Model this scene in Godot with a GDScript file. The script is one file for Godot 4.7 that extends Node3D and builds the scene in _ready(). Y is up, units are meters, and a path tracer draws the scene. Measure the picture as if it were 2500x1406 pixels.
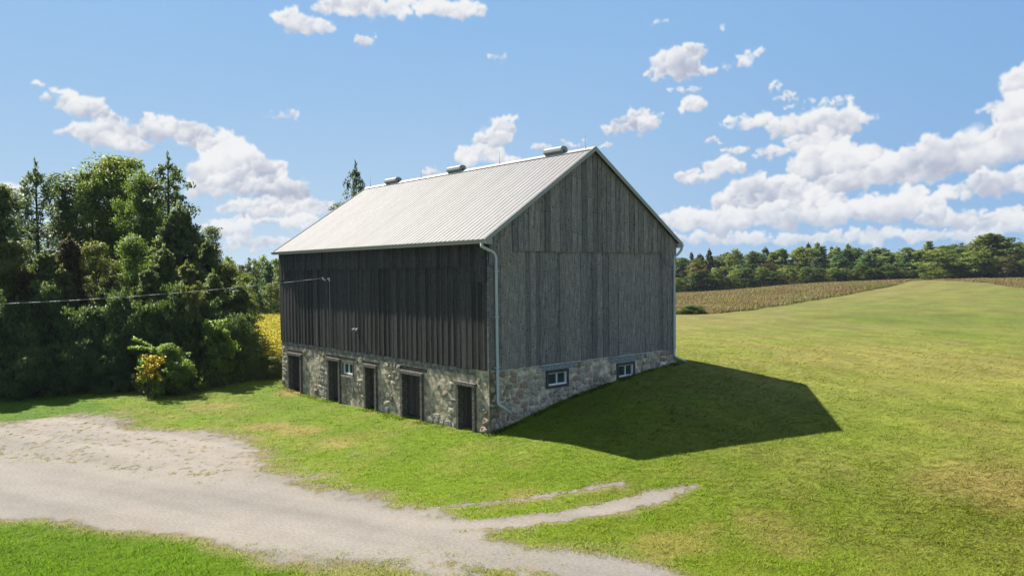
extends Node3D
# A weathered bank barn on a grassy slope. Metres, y up. The barn's near lower corner is the origin: its long wall
# runs along -x, its gable wall along -z.

const LENGTH := 19.15
const WIDTH := 11.89
const SILL := 2.516      # where the boards begin
const EAVE := 7.65
const RIDGE := 11.77
const OVER_EAVE := 0.277
const OVER_RAKE := 0.23
const SUN_TRAVEL := Vector3(0.93, -1.0, -0.122)
const VIEW_AZIMUTH := -49.12

var rng := RandomNumberGenerator.new()
var names := {}
var ground_x := PackedFloat32Array()
var ground_z := PackedFloat32Array()
var ground_h := PackedFloat32Array()
var terrain_points := PackedFloat32Array()
var terrain_weights := PackedFloat64Array()
var terrain_base := 0.0
var patch_noise := FastNoiseLite.new()
var fine_noise := FastNoiseLite.new()
var gravel_mask := PackedFloat32Array()
const GX0 := -27.0
const GZ0 := -2.0
const GSTEP := 0.16
const GNX := 270
const GNZ := 144
var gravel_outline: PackedVector2Array = [Vector2(-25.88, 20.87), Vector2(-22.13, 16.52), Vector2(-19.28, 13.65), Vector2(-18.84, 11.75), Vector2(-17.69, 9.72), Vector2(-13.94, 9.21), Vector2(-11.86, 8.08), Vector2(-10.29, 7.04), Vector2(-7.37, 7), Vector2(-3.74, 7.57), Vector2(-0.82, 7.38), Vector2(1.31, 7.4), Vector2(2.18, 7.54), Vector2(3.75, 6.86), Vector2(5.13, 6.5), Vector2(5.81, 6.7), Vector2(6.56, 6.83), Vector2(7.34, 6.61), Vector2(8.15, 6.58), Vector2(9.46, 6.39), Vector2(10.27, 5.82), Vector2(11.22, 5.44), Vector2(12.23, 5.23), Vector2(13.36, 5.3), Vector2(15.71, 6.15), Vector2(14.53, 9.21), Vector2(11.52, 9.34), Vector2(8.71, 9.81), Vector2(7.63, 10.3), Vector2(6.22, 11.12), Vector2(4.86, 11.54), Vector2(2.97, 12.17), Vector2(2.13, 12.62), Vector2(1.34, 13.59), Vector2(0.14, 14.11), Vector2(-1.27, 14.82), Vector2(-2.33, 15.63), Vector2(-4.98, 17.76), Vector2(-7.78, 20.01)]
var rut_near: PackedVector2Array = [Vector2(6.36, 7.21), Vector2(7.43, 5.99), Vector2(8.28, 4.57), Vector2(8.87, 3.27), Vector2(9.19, 2.1), Vector2(9.4, 0.9), Vector2(9.72, 0.12)]
var rut_far: PackedVector2Array = [Vector2(5.05, 6.31), Vector2(5.49, 5.69), Vector2(6.02, 4.83), Vector2(6.59, 3.76), Vector2(7.23, 2.71), Vector2(7.86, 1.4)]
var meadow_outline: PackedVector2Array = [Vector2(-25.42, -45.12), Vector2(-22.48, -47.37), Vector2(-21.77, -53.07), Vector2(-26.07, -73.36), Vector2(-27.45, -92.74), Vector2(-28.51, -105.15), Vector2(-31.26, -123.99), Vector2(-52.66, -178.71), Vector2(-93.32, -134.8), Vector2(-88.03, -82.84), Vector2(-37.02, -42.46)]
var crest_outline: PackedVector2Array = [Vector2(-28.49, -127.18), Vector2(-19.37, -122.44), Vector2(-9.62, -103.15), Vector2(-0.05, -100.45), Vector2(-14, -214.2), Vector2(-50.07, -175.6)]
var goldenrod_outline: PackedVector2Array = [Vector2(-38.69, -2.34), Vector2(-26.68, -0.94), Vector2(-24.6, -2.57), Vector2(-32.28, -9.74), Vector2(-44.91, -25.71), Vector2(-67.04, -36.81), Vector2(-80.01, -21.83), Vector2(-80.33, -15.35)]
var wood_outline: PackedVector2Array = [Vector2(-35.32, 24.33), Vector2(-30.28, 17.74), Vector2(-27.75, 12.53), Vector2(-27.23, 9.64), Vector2(-23.66, 7.04), Vector2(-21.6, 3.9), Vector2(-22.73, 0.61), Vector2(-25.96, -1.76), Vector2(-39.85, -4.05), Vector2(-80.33, -15.35), Vector2(-122.37, 33.21)]
var verge_outline: PackedVector2Array = [Vector2(3.59, 11.67), Vector2(5.26, 10.68), Vector2(6.8, 9.31), Vector2(8.08, 7.8), Vector2(9.4, 6.98), Vector2(10.92, 6.48), Vector2(11.94, 6.91), Vector2(9.64, 9.99), Vector2(7.45, 10.71), Vector2(5.45, 11.58)]
var upper_outline: PackedVector2Array = [Vector2(-21.54, 16.55), Vector2(-19.64, 13.61), Vector2(-17.79, 9.69), Vector2(-12.16, 8.17), Vector2(-8.03, 7.17), Vector2(-3.44, 7.7), Vector2(0.2, 7.43), Vector2(0.67, 8.35), Vector2(-2.63, 10.62), Vector2(-6.26, 12.84), Vector2(-12.79, 16.94)]
var dry_spots: Array = [Vector3(-16.63, 4.62, 1.6), Vector3(-10.18, 4.9, 1.5), Vector3(-8.42, 4.15, 1.6), Vector3(-4.91, 4.02, 1.4), Vector3(-8.65, 7.27, 1.6), Vector3(-17.43, -0.02, 1.2), Vector3(-4.86, 7.88, 1.2), Vector3(6.3, 3.99, 1), Vector3(12.96, 1.31, 1.5), Vector3(15.61, -4.74, 2.2), Vector3(15.58, -6.22, 2), Vector3(13.42, -9.85, 2.2), Vector3(-16.77, 0.34, 1), Vector3(-4.75, 0.48, 0.7), Vector3(-8.35, 0.52, 0.6), Vector3(11.58, 2.43, 0.6), Vector3(11.63, 3.85, 1.2)]
var leaf_materials := {}
var bark: StandardMaterial3D
var bark_pale: StandardMaterial3D


# ---------------------------------------------------------------- naming and small helpers
func numbered(called: String) -> String:
	var n: int = names.get(called, 0)
	names[called] = n + 1
	return called if n == 0 else "%s_%03d" % [called, n]

func thing(called: String, label: String, category: String, at := Vector3.ZERO, group := "") -> Node3D:
	var o := Node3D.new()
	o.name = numbered(called)
	add_child(o)
	o.position = at
	tag(o, label, category, group)
	return o

func tag(o: Node, label: String, category: String, group := "", kind := "") -> void:
	if label: o.set_meta("label", label)
	if category: o.set_meta("category", category)
	if group: o.set_meta("group", group)
	if kind: o.set_meta("kind", kind)

func part(called: String, mesh: Mesh, material: Material, parent: Node, at := Vector3.ZERO) -> MeshInstance3D:
	var o := MeshInstance3D.new()
	o.name = called if parent != self else numbered(called)
	o.mesh = mesh
	o.material_override = material
	o.position = at
	parent.add_child(o, true)
	return o

func empty(called: String, parent: Node, at := Vector3.ZERO) -> Node3D:
	var o := Node3D.new()
	o.name = called
	o.position = at
	parent.add_child(o, true)
	return o

func tri(st: SurfaceTool, a: Vector3, b: Vector3, c: Vector3) -> void:
	st.add_vertex(a); st.add_vertex(b); st.add_vertex(c)

func quad(st: SurfaceTool, a: Vector3, b: Vector3, c: Vector3, d: Vector3) -> void:
	tri(st, a, b, c); tri(st, a, c, d)

func begin() -> SurfaceTool:
	var st := SurfaceTool.new()
	st.begin(Mesh.PRIMITIVE_TRIANGLES)
	st.set_smooth_group(-1)
	return st

func done(st: SurfaceTool) -> ArrayMesh:
	st.generate_normals()
	return st.commit()

# a box given by an origin corner and three edge vectors, its edges slightly chamfered on the long sides when c > 0
func slab(st: SurfaceTool, o: Vector3, x: Vector3, y: Vector3, z: Vector3) -> void:
	if x.cross(y).dot(z) < 0.0:
		var s := x; x = y; y = s
	quad(st, o, o + x, o + x + y, o + y)
	quad(st, o + z, o + z + y, o + z + x + y, o + z + x)
	quad(st, o, o + z, o + z + x, o + x)
	quad(st, o + y, o + x + y, o + x + y + z, o + y + z)
	quad(st, o, o + y, o + y + z, o + z)
	quad(st, o + x, o + x + z, o + x + y + z, o + x + y)

func bx(st: SurfaceTool, lo: Vector3, hi: Vector3) -> void:
	slab(st, lo, Vector3(hi.x - lo.x, 0, 0), Vector3(0, hi.y - lo.y, 0), Vector3(0, 0, hi.z - lo.z))

# a profile (list of 2D points, counter-clockwise) carried along a 3D path
func sweep(st: SurfaceTool, path: PackedVector3Array, radii: PackedFloat32Array, sides: int, flat := 1.0, up := Vector3.UP) -> void:
	var rings: Array = []
	for i in path.size():
		var d: Vector3 = path[mini(i + 1, path.size() - 1)] - path[maxi(i - 1, 0)]
		d = d.normalized()
		var u := up.cross(d)
		if u.length() < 0.1: u = Vector3.RIGHT.cross(d)
		u = u.normalized()
		var v := d.cross(u).normalized()
		var ring := PackedVector3Array()
		for k in sides:
			var a := TAU * (k + 0.5) / sides
			ring.append(path[i] + (u * cos(a) + v * sin(a) * flat) * radii[i])
		rings.append(ring)
	for i in path.size() - 1:
		for k in sides:
			var k2 := (k + 1) % sides
			quad(st, rings[i][k], rings[i][k2], rings[i + 1][k2], rings[i + 1][k])
	for k in range(1, sides - 1):
		tri(st, rings[0][0], rings[0][k + 1], rings[0][k])
		var l: PackedVector3Array = rings[path.size() - 1]
		tri(st, l[0], l[k], l[k + 1])

func sm(a: float, b: float, x: float) -> float:
	var t := clampf((x - a) / (b - a), 0.0, 1.0)
	return t * t * (3.0 - 2.0 * t)

func raw(v: PackedVector3Array, idx: PackedInt32Array, c := PackedColorArray(), uv := PackedVector2Array(), n := PackedVector3Array()) -> ArrayMesh:
	var a := []
	a.resize(Mesh.ARRAY_MAX)
	a[Mesh.ARRAY_VERTEX] = v
	if idx.size(): a[Mesh.ARRAY_INDEX] = idx
	if c.size(): a[Mesh.ARRAY_COLOR] = c
	if uv.size(): a[Mesh.ARRAY_TEX_UV] = uv
	if n.size(): a[Mesh.ARRAY_NORMAL] = n
	var m := ArrayMesh.new()
	m.add_surface_from_arrays(Mesh.PRIMITIVE_TRIANGLES, a)
	return m


# ---------------------------------------------------------------- textures and materials
func noise_of(seed_: int, frequency: float, octaves := 4, kind := FastNoiseLite.TYPE_SIMPLEX_SMOOTH) -> FastNoiseLite:
	var n := FastNoiseLite.new()
	n.seed = seed_
	n.noise_type = kind
	n.frequency = frequency
	n.fractal_octaves = octaves
	return n

func noise_bytes(n: FastNoiseLite, w: int, h: int) -> PackedByteArray:
	var im := n.get_seamless_image(w, h)
	im.convert(Image.FORMAT_L8)
	return im.get_data()

# grey texture between two values made of a fine and a coarse noise
func mottle(seed_: int, size: int, f1: float, f2: float, lo: float, hi: float, share := 0.5, alpha := false) -> ImageTexture:
	var a := noise_bytes(noise_of(seed_, f1, 3), size, size)
	var b := noise_bytes(noise_of(seed_ + 1, f2, 4), size, size)
	var out := PackedByteArray()
	out.resize(size * size * (4 if alpha else 1))
	for i in size * size:
		var t := (a[i] * share + b[i] * (1.0 - share)) / 255.0
		t = clampf((t - 0.5) * 1.7 + 0.5, 0.0, 1.0)
		var v := int(255.0 * (lo + (hi - lo) * t))
		if alpha:
			out[i * 4] = v; out[i * 4 + 1] = v; out[i * 4 + 2] = v
			out[i * 4 + 3] = clampi(int(90 + 165.0 * (1.0 - t)), 0, 255)
		else:
			out[i] = v
	var im := Image.create_from_data(size, size, false, Image.FORMAT_RGBA8 if alpha else Image.FORMAT_L8, out)
	if not alpha: im.convert(Image.FORMAT_RGB8)
	return ImageTexture.create_from_image(im)

func wood_texture(seed_: int) -> ImageTexture:
	var w := 512
	var h := 1024
	var streak := noise_of(seed_, 0.045, 4).get_seamless_image(w, 40)
	streak.convert(Image.FORMAT_L8)
	streak.resize(w, h, Image.INTERPOLATE_CUBIC)
	var s := streak.get_data()
	var hair := noise_of(seed_ + 7, 0.22, 3).get_seamless_image(w, 64)
	hair.convert(Image.FORMAT_L8)
	hair.resize(w, h, Image.INTERPOLATE_CUBIC)
	var f := hair.get_data()
	var blot := noise_bytes(noise_of(seed_ + 3, 0.008, 4), w, h)
	var out := PackedByteArray()
	out.resize(w * h)
	for i in w * h:
		var v := 0.66 + (s[i] / 255.0 - 0.5) * 0.34 + (f[i] / 255.0 - 0.5) * 0.10 + (blot[i] / 255.0 - 0.5) * 0.12
		out[i] = clampi(int(v * 255.0), 40, 255)
	for k in 26:                                      # knots
		var cx := rng.randi() % w
		var cy := rng.randi() % h
		var rx := rng.randf_range(4.0, 9.0)
		var ry := rng.randf_range(7.0, 17.0)
		for y in range(-int(ry * 1.6), int(ry * 1.6) + 1):
			for x in range(-int(rx * 1.6), int(rx * 1.6) + 1):
				var r := sqrt(x * x / (rx * rx) + y * y / (ry * ry))
				if r < 1.6:
					var i := posmod(cy + y, h) * w + posmod(cx + x, w)
					var k2 := 0.35 + 0.65 * sm(0.7, 1.6, r)
					out[i] = int(out[i] * k2)
	var im := Image.create_from_data(w, h, false, Image.FORMAT_L8, out)
	im.convert(Image.FORMAT_RGB8)
	return ImageTexture.create_from_image(im)

func flat_material(color: Color, rough := 0.9, vertex := false) -> StandardMaterial3D:
	var m := StandardMaterial3D.new()
	m.albedo_color = color.linear_to_srgb()
	m.roughness = rough
	m.metallic_specular = 0.3
	m.vertex_color_use_as_albedo = vertex
	return m

func textured(color: Color, tex: Texture2D, scale_: float, rough := 0.9, bump := 0.0, vertex := false, world := true) -> StandardMaterial3D:
	var m := flat_material(color, rough, vertex)
	m.albedo_texture = tex
	m.uv1_triplanar = true
	m.uv1_world_triplanar = world
	m.uv1_scale = Vector3.ONE * scale_
	if bump != 0.0:
		m.heightmap_enabled = true
		m.heightmap_texture = tex
		m.heightmap_scale = bump
	return m

func wood_material(color: Color, tex: Texture2D) -> StandardMaterial3D:
	var m := flat_material(color, 0.85, true)
	m.albedo_texture = tex
	m.heightmap_enabled = true
	m.heightmap_texture = tex
	m.heightmap_scale = 0.05
	return m

func leaf_material(tint: String) -> StandardMaterial3D:
	if not leaf_materials.has(tint):
		var table := {
			"dark": Color(0.128, 0.184, 0.059), "bluedark": Color(0.089, 0.137, 0.073), "pale": Color(0.126, 0.171, 0.066),
			"lime": Color(0.150, 0.214, 0.031), "lime2": Color(0.148, 0.227, 0.044), "rust": Color(0.085, 0.074, 0.028),
			"olive": Color(0.147, 0.179, 0.049), "shade": Color(0.102, 0.158, 0.050), "fresh": Color(0.193, 0.288, 0.057),
			"mid": Color(0.079, 0.125, 0.035), "lime3": Color(0.145, 0.193, 0.048), "bluegreen": Color(0.050, 0.082, 0.034),
			"pine": Color(0.074, 0.138, 0.048), "yellow": Color(0.285, 0.271, 0.042), "orange": Color(0.137, 0.115, 0.026),
			"darkrust": Color(0.052, 0.048, 0.026), "oak": Color(0.099, 0.130, 0.034)}
		var m := flat_material(table[tint], 0.6, true)
		m.backlight_enabled = true
		m.backlight = Color(0.95, 0.95, 0.65)
		leaf_materials[tint] = m
	return leaf_materials[tint]


# ---------------------------------------------------------------- terrain
func kernel(ax: float, az: float, bx_: float, bz: float) -> float:
	return sqrt((ax - bx_) * (ax - bx_) + (az - bz) * (az - bz) + 9.0)

func solve_terrain() -> void:
	terrain_points = PackedFloat32Array([-19,0,-0.19,-16.4,0,-0.3,-12,0,-0.27,-8.5,0,-0.2,-4.4,0,-0.13,0,0,0,7.1,-0.44,0.22,10.5,-7.2,0.72,6.27,-13.2,1.28,0,-2.05,0.52,0,-4.7,1.02,0,-7.3,1.38,0,-10.3,1.7,0,-11.9,1.82,-10,-12.5,1.9,-19.5,-12.5,1.2,-19.3,-5,0.3,-24.9,-45.8,1.85,-48.8,-82.3,1.34,-90.8,-133.1,-0.04,-74.3,-152.2,2.52,-6.6,-39.4,1.64,-23.7,-73.1,2.23,-29.7,-119.6,3.99,-16.1,-127.7,3.56,4.1,-51.7,1.47,10.9,-26,1.2,14,-14.3,1.04,16.5,-5,0.37,17.7,-0.7,-0.37,10.1,7.6,-0.23,2.2,16.2,-0.27,6,12,-0.25,9.8,0.2,0.08,5.7,3.7,-0.22,1.4,7.6,-0.37,-5.6,11.7,-0.35,-21.1,13.4,-0.46,-20.1,8.2,-0.26,-5.4,15.3,-0.29,-0.4,-22.1,1.73,-6.3,-58.1,2.16,-30.8,-100.1,3.02,-37.4,11.4,-0.3,-37.5,3.9,-0.3,-33.9,22.7,-0.3,-36.6,-4.8,-0.4,-81,-22.2,-0.5,-146.7,-30.3,0,-78.7,-47.8,0.3,-88,-82.8,0.6,-63.4,-172.4,3,-36.3,-203.7,3.2,19,-69,2,14.7,-171,4,18.9,15.1,-0.2,34,28.2,-0.3,20.5,8.7,0,9.6,18.2,-0.3,-204.1,-177.9,2,-337.7,-23.6,1,-70.5,-332.2,3])
	var n := terrain_points.size() / 3
	var rows: Array = []
	for i in n + 1:
		var r := PackedFloat64Array()
		r.resize(n + 2)
		for j in n + 1:
			if i < n and j < n:
				r[j] = kernel(terrain_points[i * 3], terrain_points[i * 3 + 1], terrain_points[j * 3], terrain_points[j * 3 + 1]) - (0.25 if i == j else 0.0)
			else:
				r[j] = 0.0 if i == n and j == n else 1.0
		r[n + 1] = terrain_points[i * 3 + 2] if i < n else 0.0
		rows.append(r)
	for c in n + 1:
		var best := c
		for i in range(c, n + 1):
			if absf(rows[i][c]) > absf(rows[best][c]): best = i
		var swap = rows[c]; rows[c] = rows[best]; rows[best] = swap
		var top: PackedFloat64Array = rows[c]
		for i in n + 1:
			if i == c: continue
			var r: PackedFloat64Array = rows[i]
			var k := r[c] / top[c]
			if k == 0.0: continue
			for j in range(c, n + 2):
				r[j] -= k * top[j]
			rows[i] = r
	terrain_weights.resize(n)
	for i in n:
		terrain_weights[i] = rows[i][n + 1] / rows[i][i]
	terrain_base = rows[n][n + 1] / rows[n][n]

func terrain(x: float, z: float) -> float:
	var y := terrain_base
	var k := 0
	for i in terrain_weights.size():
		var dx := x - terrain_points[k]
		var dz := z - terrain_points[k + 1]
		y += terrain_weights[i] * sqrt(dx * dx + dz * dz + 9.0)
		k += 3
	return y

func steps(lo: float, hi: float, step: float, before: int, after: int, grow: float) -> PackedFloat32Array:
	var out := PackedFloat32Array()
	var left: Array = []
	var s := step
	var p := lo
	for i in before:
		s *= grow
		p -= s
		left.append(p)
	left.reverse()
	for v in left: out.append(v)
	var n := int(round((hi - lo) / step))
	for i in n + 1: out.append(lo + i * step)
	s = step
	p = hi
	for i in after:
		s *= grow
		p += s
		out.append(p)
	return out

func height(x: float, z: float) -> float:
	var i := clampi(ground_x.bsearch(x) - 1, 0, ground_x.size() - 2)
	var j := clampi(ground_z.bsearch(z) - 1, 0, ground_z.size() - 2)
	var u := clampf((x - ground_x[i]) / (ground_x[i + 1] - ground_x[i]), 0.0, 1.0)
	var v := clampf((z - ground_z[j]) / (ground_z[j + 1] - ground_z[j]), 0.0, 1.0)
	var w := ground_x.size()
	var a := ground_h[j * w + i]
	var b := ground_h[j * w + i + 1]
	var c := ground_h[(j + 1) * w + i]
	var d := ground_h[(j + 1) * w + i + 1]
	return lerpf(lerpf(a, b, u), lerpf(c, d, u), v)

func inside(x: float, z: float, outline: PackedVector2Array) -> bool:
	return Geometry2D.is_point_in_polygon(Vector2(x, z), outline)

func edge_distance(p: Vector2, outline: PackedVector2Array, closed := true) -> float:
	var best := 1e9
	var n := outline.size()
	for i in (n if closed else n - 1):
		best = minf(best, Geometry2D.get_closest_point_to_segment(p, outline[i], outline[(i + 1) % n]).distance_squared_to(p))
	return sqrt(best)

func make_gravel_mask() -> void:
	gravel_mask.resize(GNX * GNZ)
	for j in GNZ:
		for i in GNX:
			var x := GX0 + i * GSTEP
			var z := GZ0 + j * GSTEP
			var p := Vector2(x, z)
			var d := edge_distance(p, gravel_outline)
			if not Geometry2D.is_point_in_polygon(p, gravel_outline): d = -d
			var n := patch_noise.get_noise_2d(x * 2.2, z * 2.2)
			var f := fine_noise.get_noise_2d(x * 3.0, z * 3.0)
			var low_side := sm(-1.0, 1.0, z + 0.62 * x - 11.5)      # the verge towards the big lawn is cut cleaner
			var m := clampf(0.5 + d / lerpf(2.1, 1.0, low_side) + (n * 0.45 + f * 0.35 + 0.32 * fine_noise.get_noise_2d(x * 7.0, z * 7.0)) * lerpf(1.0, 0.6, low_side), 0.0, 1.0)
			# worn-in grass where few wheels pass: the upper yard edge and the fork
			var grit := fine_noise.get_noise_2d(x * 7.0, z * 7.0)
			if Geometry2D.is_point_in_polygon(p, verge_outline):
				m -= sm(0.0, 1.1, edge_distance(p, verge_outline)) * (0.66 + 0.45 * n + 0.5 * f + 0.4 * grit)
			elif Geometry2D.is_point_in_polygon(p, upper_outline):
				m -= sm(0.0, 1.2, edge_distance(p, upper_outline)) * sm(0.02, 0.45, n * 0.3 + f * 0.35 + grit * 0.9) * 0.72
			if x > 2.0 and z < 10.0:
				var t := edge_distance(p, rut_near, false)
				var width := 0.34 * sm(0.0, 1.6, z) + 0.08
				m = maxf(m, clampf((width - t) / 0.34 + 0.5 + f * 0.6 + grit * 0.7, 0.0, 1.0) * (1.0 - 0.2 * sm(0.1, 0.5, grit + f)))
				t = edge_distance(p, rut_far, false)
				m = maxf(m, 0.95 * clampf((0.13 - t) / 0.26 + 0.5 + f * 0.6 + grit * 0.5, 0.0, 1.0))
			gravel_mask[j * GNX + i] = clampf(m, 0.0, 1.0)

func gravel(x: float, z: float) -> float:
	var i := int((x - GX0) / GSTEP)
	var j := int((z - GZ0) / GSTEP)
	if i < 0 or j < 0 or i >= GNX - 1 or j >= GNZ - 1: return 0.0
	return gravel_mask[j * GNX + i]

func lawn_color(x: float, z: float) -> Color:
	var n := patch_noise.get_noise_2d(x, z)
	var n2 := patch_noise.get_noise_2d(x * 3.1 + 70.0, z * 3.1)
	var across := x * 0.654 - z * 0.756 - 0.94
	var hill := sm(2.0, 11.0, across + n * 5.0)
	var c := Color(0.104, 0.165, 0.007).lerp(Color(0.171, 0.186, 0.034), hill)
	c = c.lerp(Color(0.118, 0.162, 0.009), sm(0.0, 0.5, n2) * 0.6)
	c = c.lerp(Color(0.213, 0.182, 0.058), sm(0.02, 0.5, n2 * 0.7 - n * 0.6) * (0.30 + 0.45 * hill))
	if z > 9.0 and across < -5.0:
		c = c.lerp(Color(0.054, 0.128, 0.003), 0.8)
	for s in dry_spots:
		var d: float = Vector2(x - s.x, (z - s.y)).length() / s.z + n2 * 0.8
		if d < 1.0: c = c.lerp(Color(0.244, 0.193, 0.068), 0.75 * sm(1.0, 0.2, d))
	var n3 := patch_noise.get_noise_2d(x * 0.22 + 300.0, z * 0.22)
	c = c.lerp(Color(0.114, 0.170, 0.012), sm(0.05, 0.45, n3) * 0.75 * hill)
	c = c.lerp(Color(0.217, 0.193, 0.054), sm(-0.05, -0.45, n3) * 0.6 * hill)
	# mowing passes along the slope
	var pass_ := sin((x * 0.35 - z * 0.93 + n * 2.0) * 2.6)
	c = c * (1.0 + 0.09 * pass_ * hill)
	c.a = 1.0
	return c

func ground_color(x: float, z: float) -> Color:
	var c := lawn_color(x, z)
	var far := Vector2(x, z).length()
	var n := patch_noise.get_noise_2d(x * 1.7, z * 1.7)
	c = c * lerpf(1.12, 0.84, sm(28.0, 80.0, Vector2(x - 22.7, z - 18.4).length()))  # near turf lightened, far turf darkened: blade self-shading painted into the ground colour
	if x > GX0 and z > GZ0 and x < 16.5:
		var g := gravel(x, z)
		var p := Vector2(x, z)
		if Geometry2D.is_point_in_polygon(p, gravel_outline): g = 1.0
		c = c.lerp(Color(0.225, 0.180, 0.110), sm(0.05, 0.55, g) * (0.85 if g >= 1.0 else 1.0))
	if z < -20.0 or x < -15.0:
		if far > 25.0:
			if inside(x, z, meadow_outline) or inside(x, z, crest_outline):
				c = Color(0.150, 0.115, 0.045).lerp(Color(0.16, 0.150, 0.042), sm(-0.3, 0.4, n))
			elif inside(x, z, goldenrod_outline):
				c = Color(0.11, 0.13, 0.025)
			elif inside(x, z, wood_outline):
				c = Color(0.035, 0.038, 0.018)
		if far > 175.0 or (x < -75.0):
			c = c.lerp(Color(0.06, 0.085, 0.025), 0.8)
	c.a = 1.0
	return c

func make_ground() -> void:
	ground_x = steps(-44.0, 26.0, 0.5, 34, 40, 1.09)
	ground_z = steps(-34.0, 24.0, 0.5, 44, 26, 1.075)
	ground_x.insert(0, -1500.0); ground_x.append(1500.0)
	ground_z.insert(0, -1500.0); ground_z.append(1500.0)
	var w := ground_x.size()
	var h := ground_z.size()
	ground_h.resize(w * h)
	var v := PackedVector3Array()
	var c := PackedColorArray()
	v.resize(w * h)
	c.resize(w * h)
	for j in h:
		for i in w:
			var x := ground_x[i]
			var z := ground_z[j]
			var far := Vector2(x, z).length()
			var y := terrain(x, z) if far < 420.0 else 2.0
			y += patch_noise.get_noise_2d(x * 0.35 + 11.0, z * 0.35) * 0.30 * sm(9.0, 24.0, x * 0.654 - z * 0.756 - 0.94)
			y += fine_noise.get_noise_2d(x * 0.28, z * 0.28) * 0.05 * sm(1.0, 8.0, maxf(maxf(x, z), maxf(-LENGTH - x, -WIDTH - z)))
			ground_h[j * w + i] = y
			v[j * w + i] = Vector3(x, y, z)
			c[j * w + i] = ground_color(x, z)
	var idx := PackedInt32Array()
	for j in h - 1:
		for i in w - 1:
			var a := j * w + i
			idx.append_array([a, a + 1, a + w + 1, a, a + w + 1, a + w])
	var m := textured(Color(1, 1, 1), mottle(11, 512, 0.09, 0.012, 0.74, 1.0, 0.6), 1.0 / 2.3, 0.95, 2.5, true)
	m.detail_enabled = true
	m.detail_albedo = mottle(21, 512, 0.05, 0.01, 0.84, 1.0, 0.4)
	m.detail_blend_mode = BaseMaterial3D.BLEND_MODE_MUL
	m.detail_uv_layer = BaseMaterial3D.DETAIL_UV_2
	m.uv2_triplanar = true
	m.uv2_world_triplanar = true
	m.uv2_scale = Vector3.ONE / 19.0
	var g := part("ground", raw(v, idx, c), m, self)
	tag(g, "grassy ground of yard, mown slope and fields", "ground", "", "structure")

func make_gravel() -> void:
	var v := PackedVector3Array()
	var c := PackedColorArray()
	var idx := PackedInt32Array()
	var at := PackedInt32Array()
	at.resize(GNX * GNZ)
	at.fill(-1)
	for j in GNZ:
		for i in GNX:
			var g := gravel_mask[j * GNX + i]
			var near := g
			if g < 0.02:
				for d in [[1, 0], [-1, 0], [0, 1], [0, -1]]:
					var a: int = i + d[0]
					var b: int = j + d[1]
					if a >= 0 and b >= 0 and a < GNX and b < GNZ: near = maxf(near, gravel_mask[b * GNX + a])
			if near < 0.02: continue
			var x := GX0 + i * GSTEP
			var z := GZ0 + j * GSTEP
			at[j * GNX + i] = v.size()
			v.append(Vector3(x, height(x, z) + 0.008 + 0.003 * fine_noise.get_noise_2d(x * 9.0, z * 9.0), z))
			var n := patch_noise.get_noise_2d(x * 0.8, z * 0.8)
			var f := fine_noise.get_noise_2d(x * 2.0 + 40.0, z * 2.0)
			var col := Color(0.222, 0.203, 0.180).lerp(Color(0.198, 0.185, 0.168), sm(-0.4, 0.4, n))
			col = col.lerp(Color(0.20, 0.15, 0.095), sm(0.1, 0.6, f) * sm(1.0, 0.55, g) * 0.9)
			# worn lanes along the way the wheels go
			var lane := fine_noise.get_noise_2d((x * 0.94 - z * 0.33) * 0.12, (x * 0.33 + z * 0.94) * 1.3)
			col = col * (1.0 + 0.08 * f + 0.22 * lane)
			col.a = g
			c.append(col)
	for j in GNZ - 1:
		for i in GNX - 1:
			var a := at[j * GNX + i]
			var b := at[j * GNX + i + 1]
			var d := at[(j + 1) * GNX + i]
			var e := at[(j + 1) * GNX + i + 1]
			if a >= 0 and b >= 0 and d >= 0 and e >= 0:
				idx.append_array([a, b, e, a, e, d])
	var m := textured(Color(1, 1, 1), mottle(31, 512, 0.16, 0.03, 0.74, 1.0, 0.65, true), 1.0 / 1.9, 0.95, 1.2, true)
	m.transparency = BaseMaterial3D.TRANSPARENCY_ALPHA_SCISSOR
	m.alpha_scissor_threshold = 0.33
	var o := part("driveway", raw(v, idx, c), m, self)
	tag(o, "pale gravel driveway with two wheel tracks leaving it past the barn", "driveway", "", "structure")


# ---------------------------------------------------------------- grasses
func blades(n: int, h0: float, h1: float, spread: float, width: float, lean: float, tip := Color(1.15, 1.12, 1.0), low := Color(0.85, 0.9, 0.8)) -> ArrayMesh:
	var v := PackedVector3Array()
	var c := PackedColorArray()
	var up := PackedVector3Array()
	for i in n:
		var nn := Vector3(rng.randfn() * 0.28, 1.0, rng.randfn() * 0.28).normalized()
		up.append_array([nn, nn, nn])
		var a := rng.randf() * TAU
		var r := sqrt(rng.randf()) * spread
		var p := Vector3(cos(a) * r, -0.01, sin(a) * r)
		var b := rng.randf() * TAU
		var s := Vector3(cos(b), 0, sin(b)) * width * 0.5
		var out := Vector3(cos(a + rng.randf_range(-1, 1)), 0, sin(a + rng.randf_range(-1, 1))) * lean * rng.randf()
		var h := rng.randf_range(h0, h1)
		if (out + Vector3(0, h, 0)).cross(s).y < 0.0: s = -s
		v.append_array([p - s, p + s, p + out + Vector3(0, h, 0)])
		var t := rng.randf_range(0.85, 1.15)
		c.append_array([low * t, low * t, tip * t])
	return raw(v, PackedInt32Array(), c, PackedVector2Array(), up)

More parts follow.
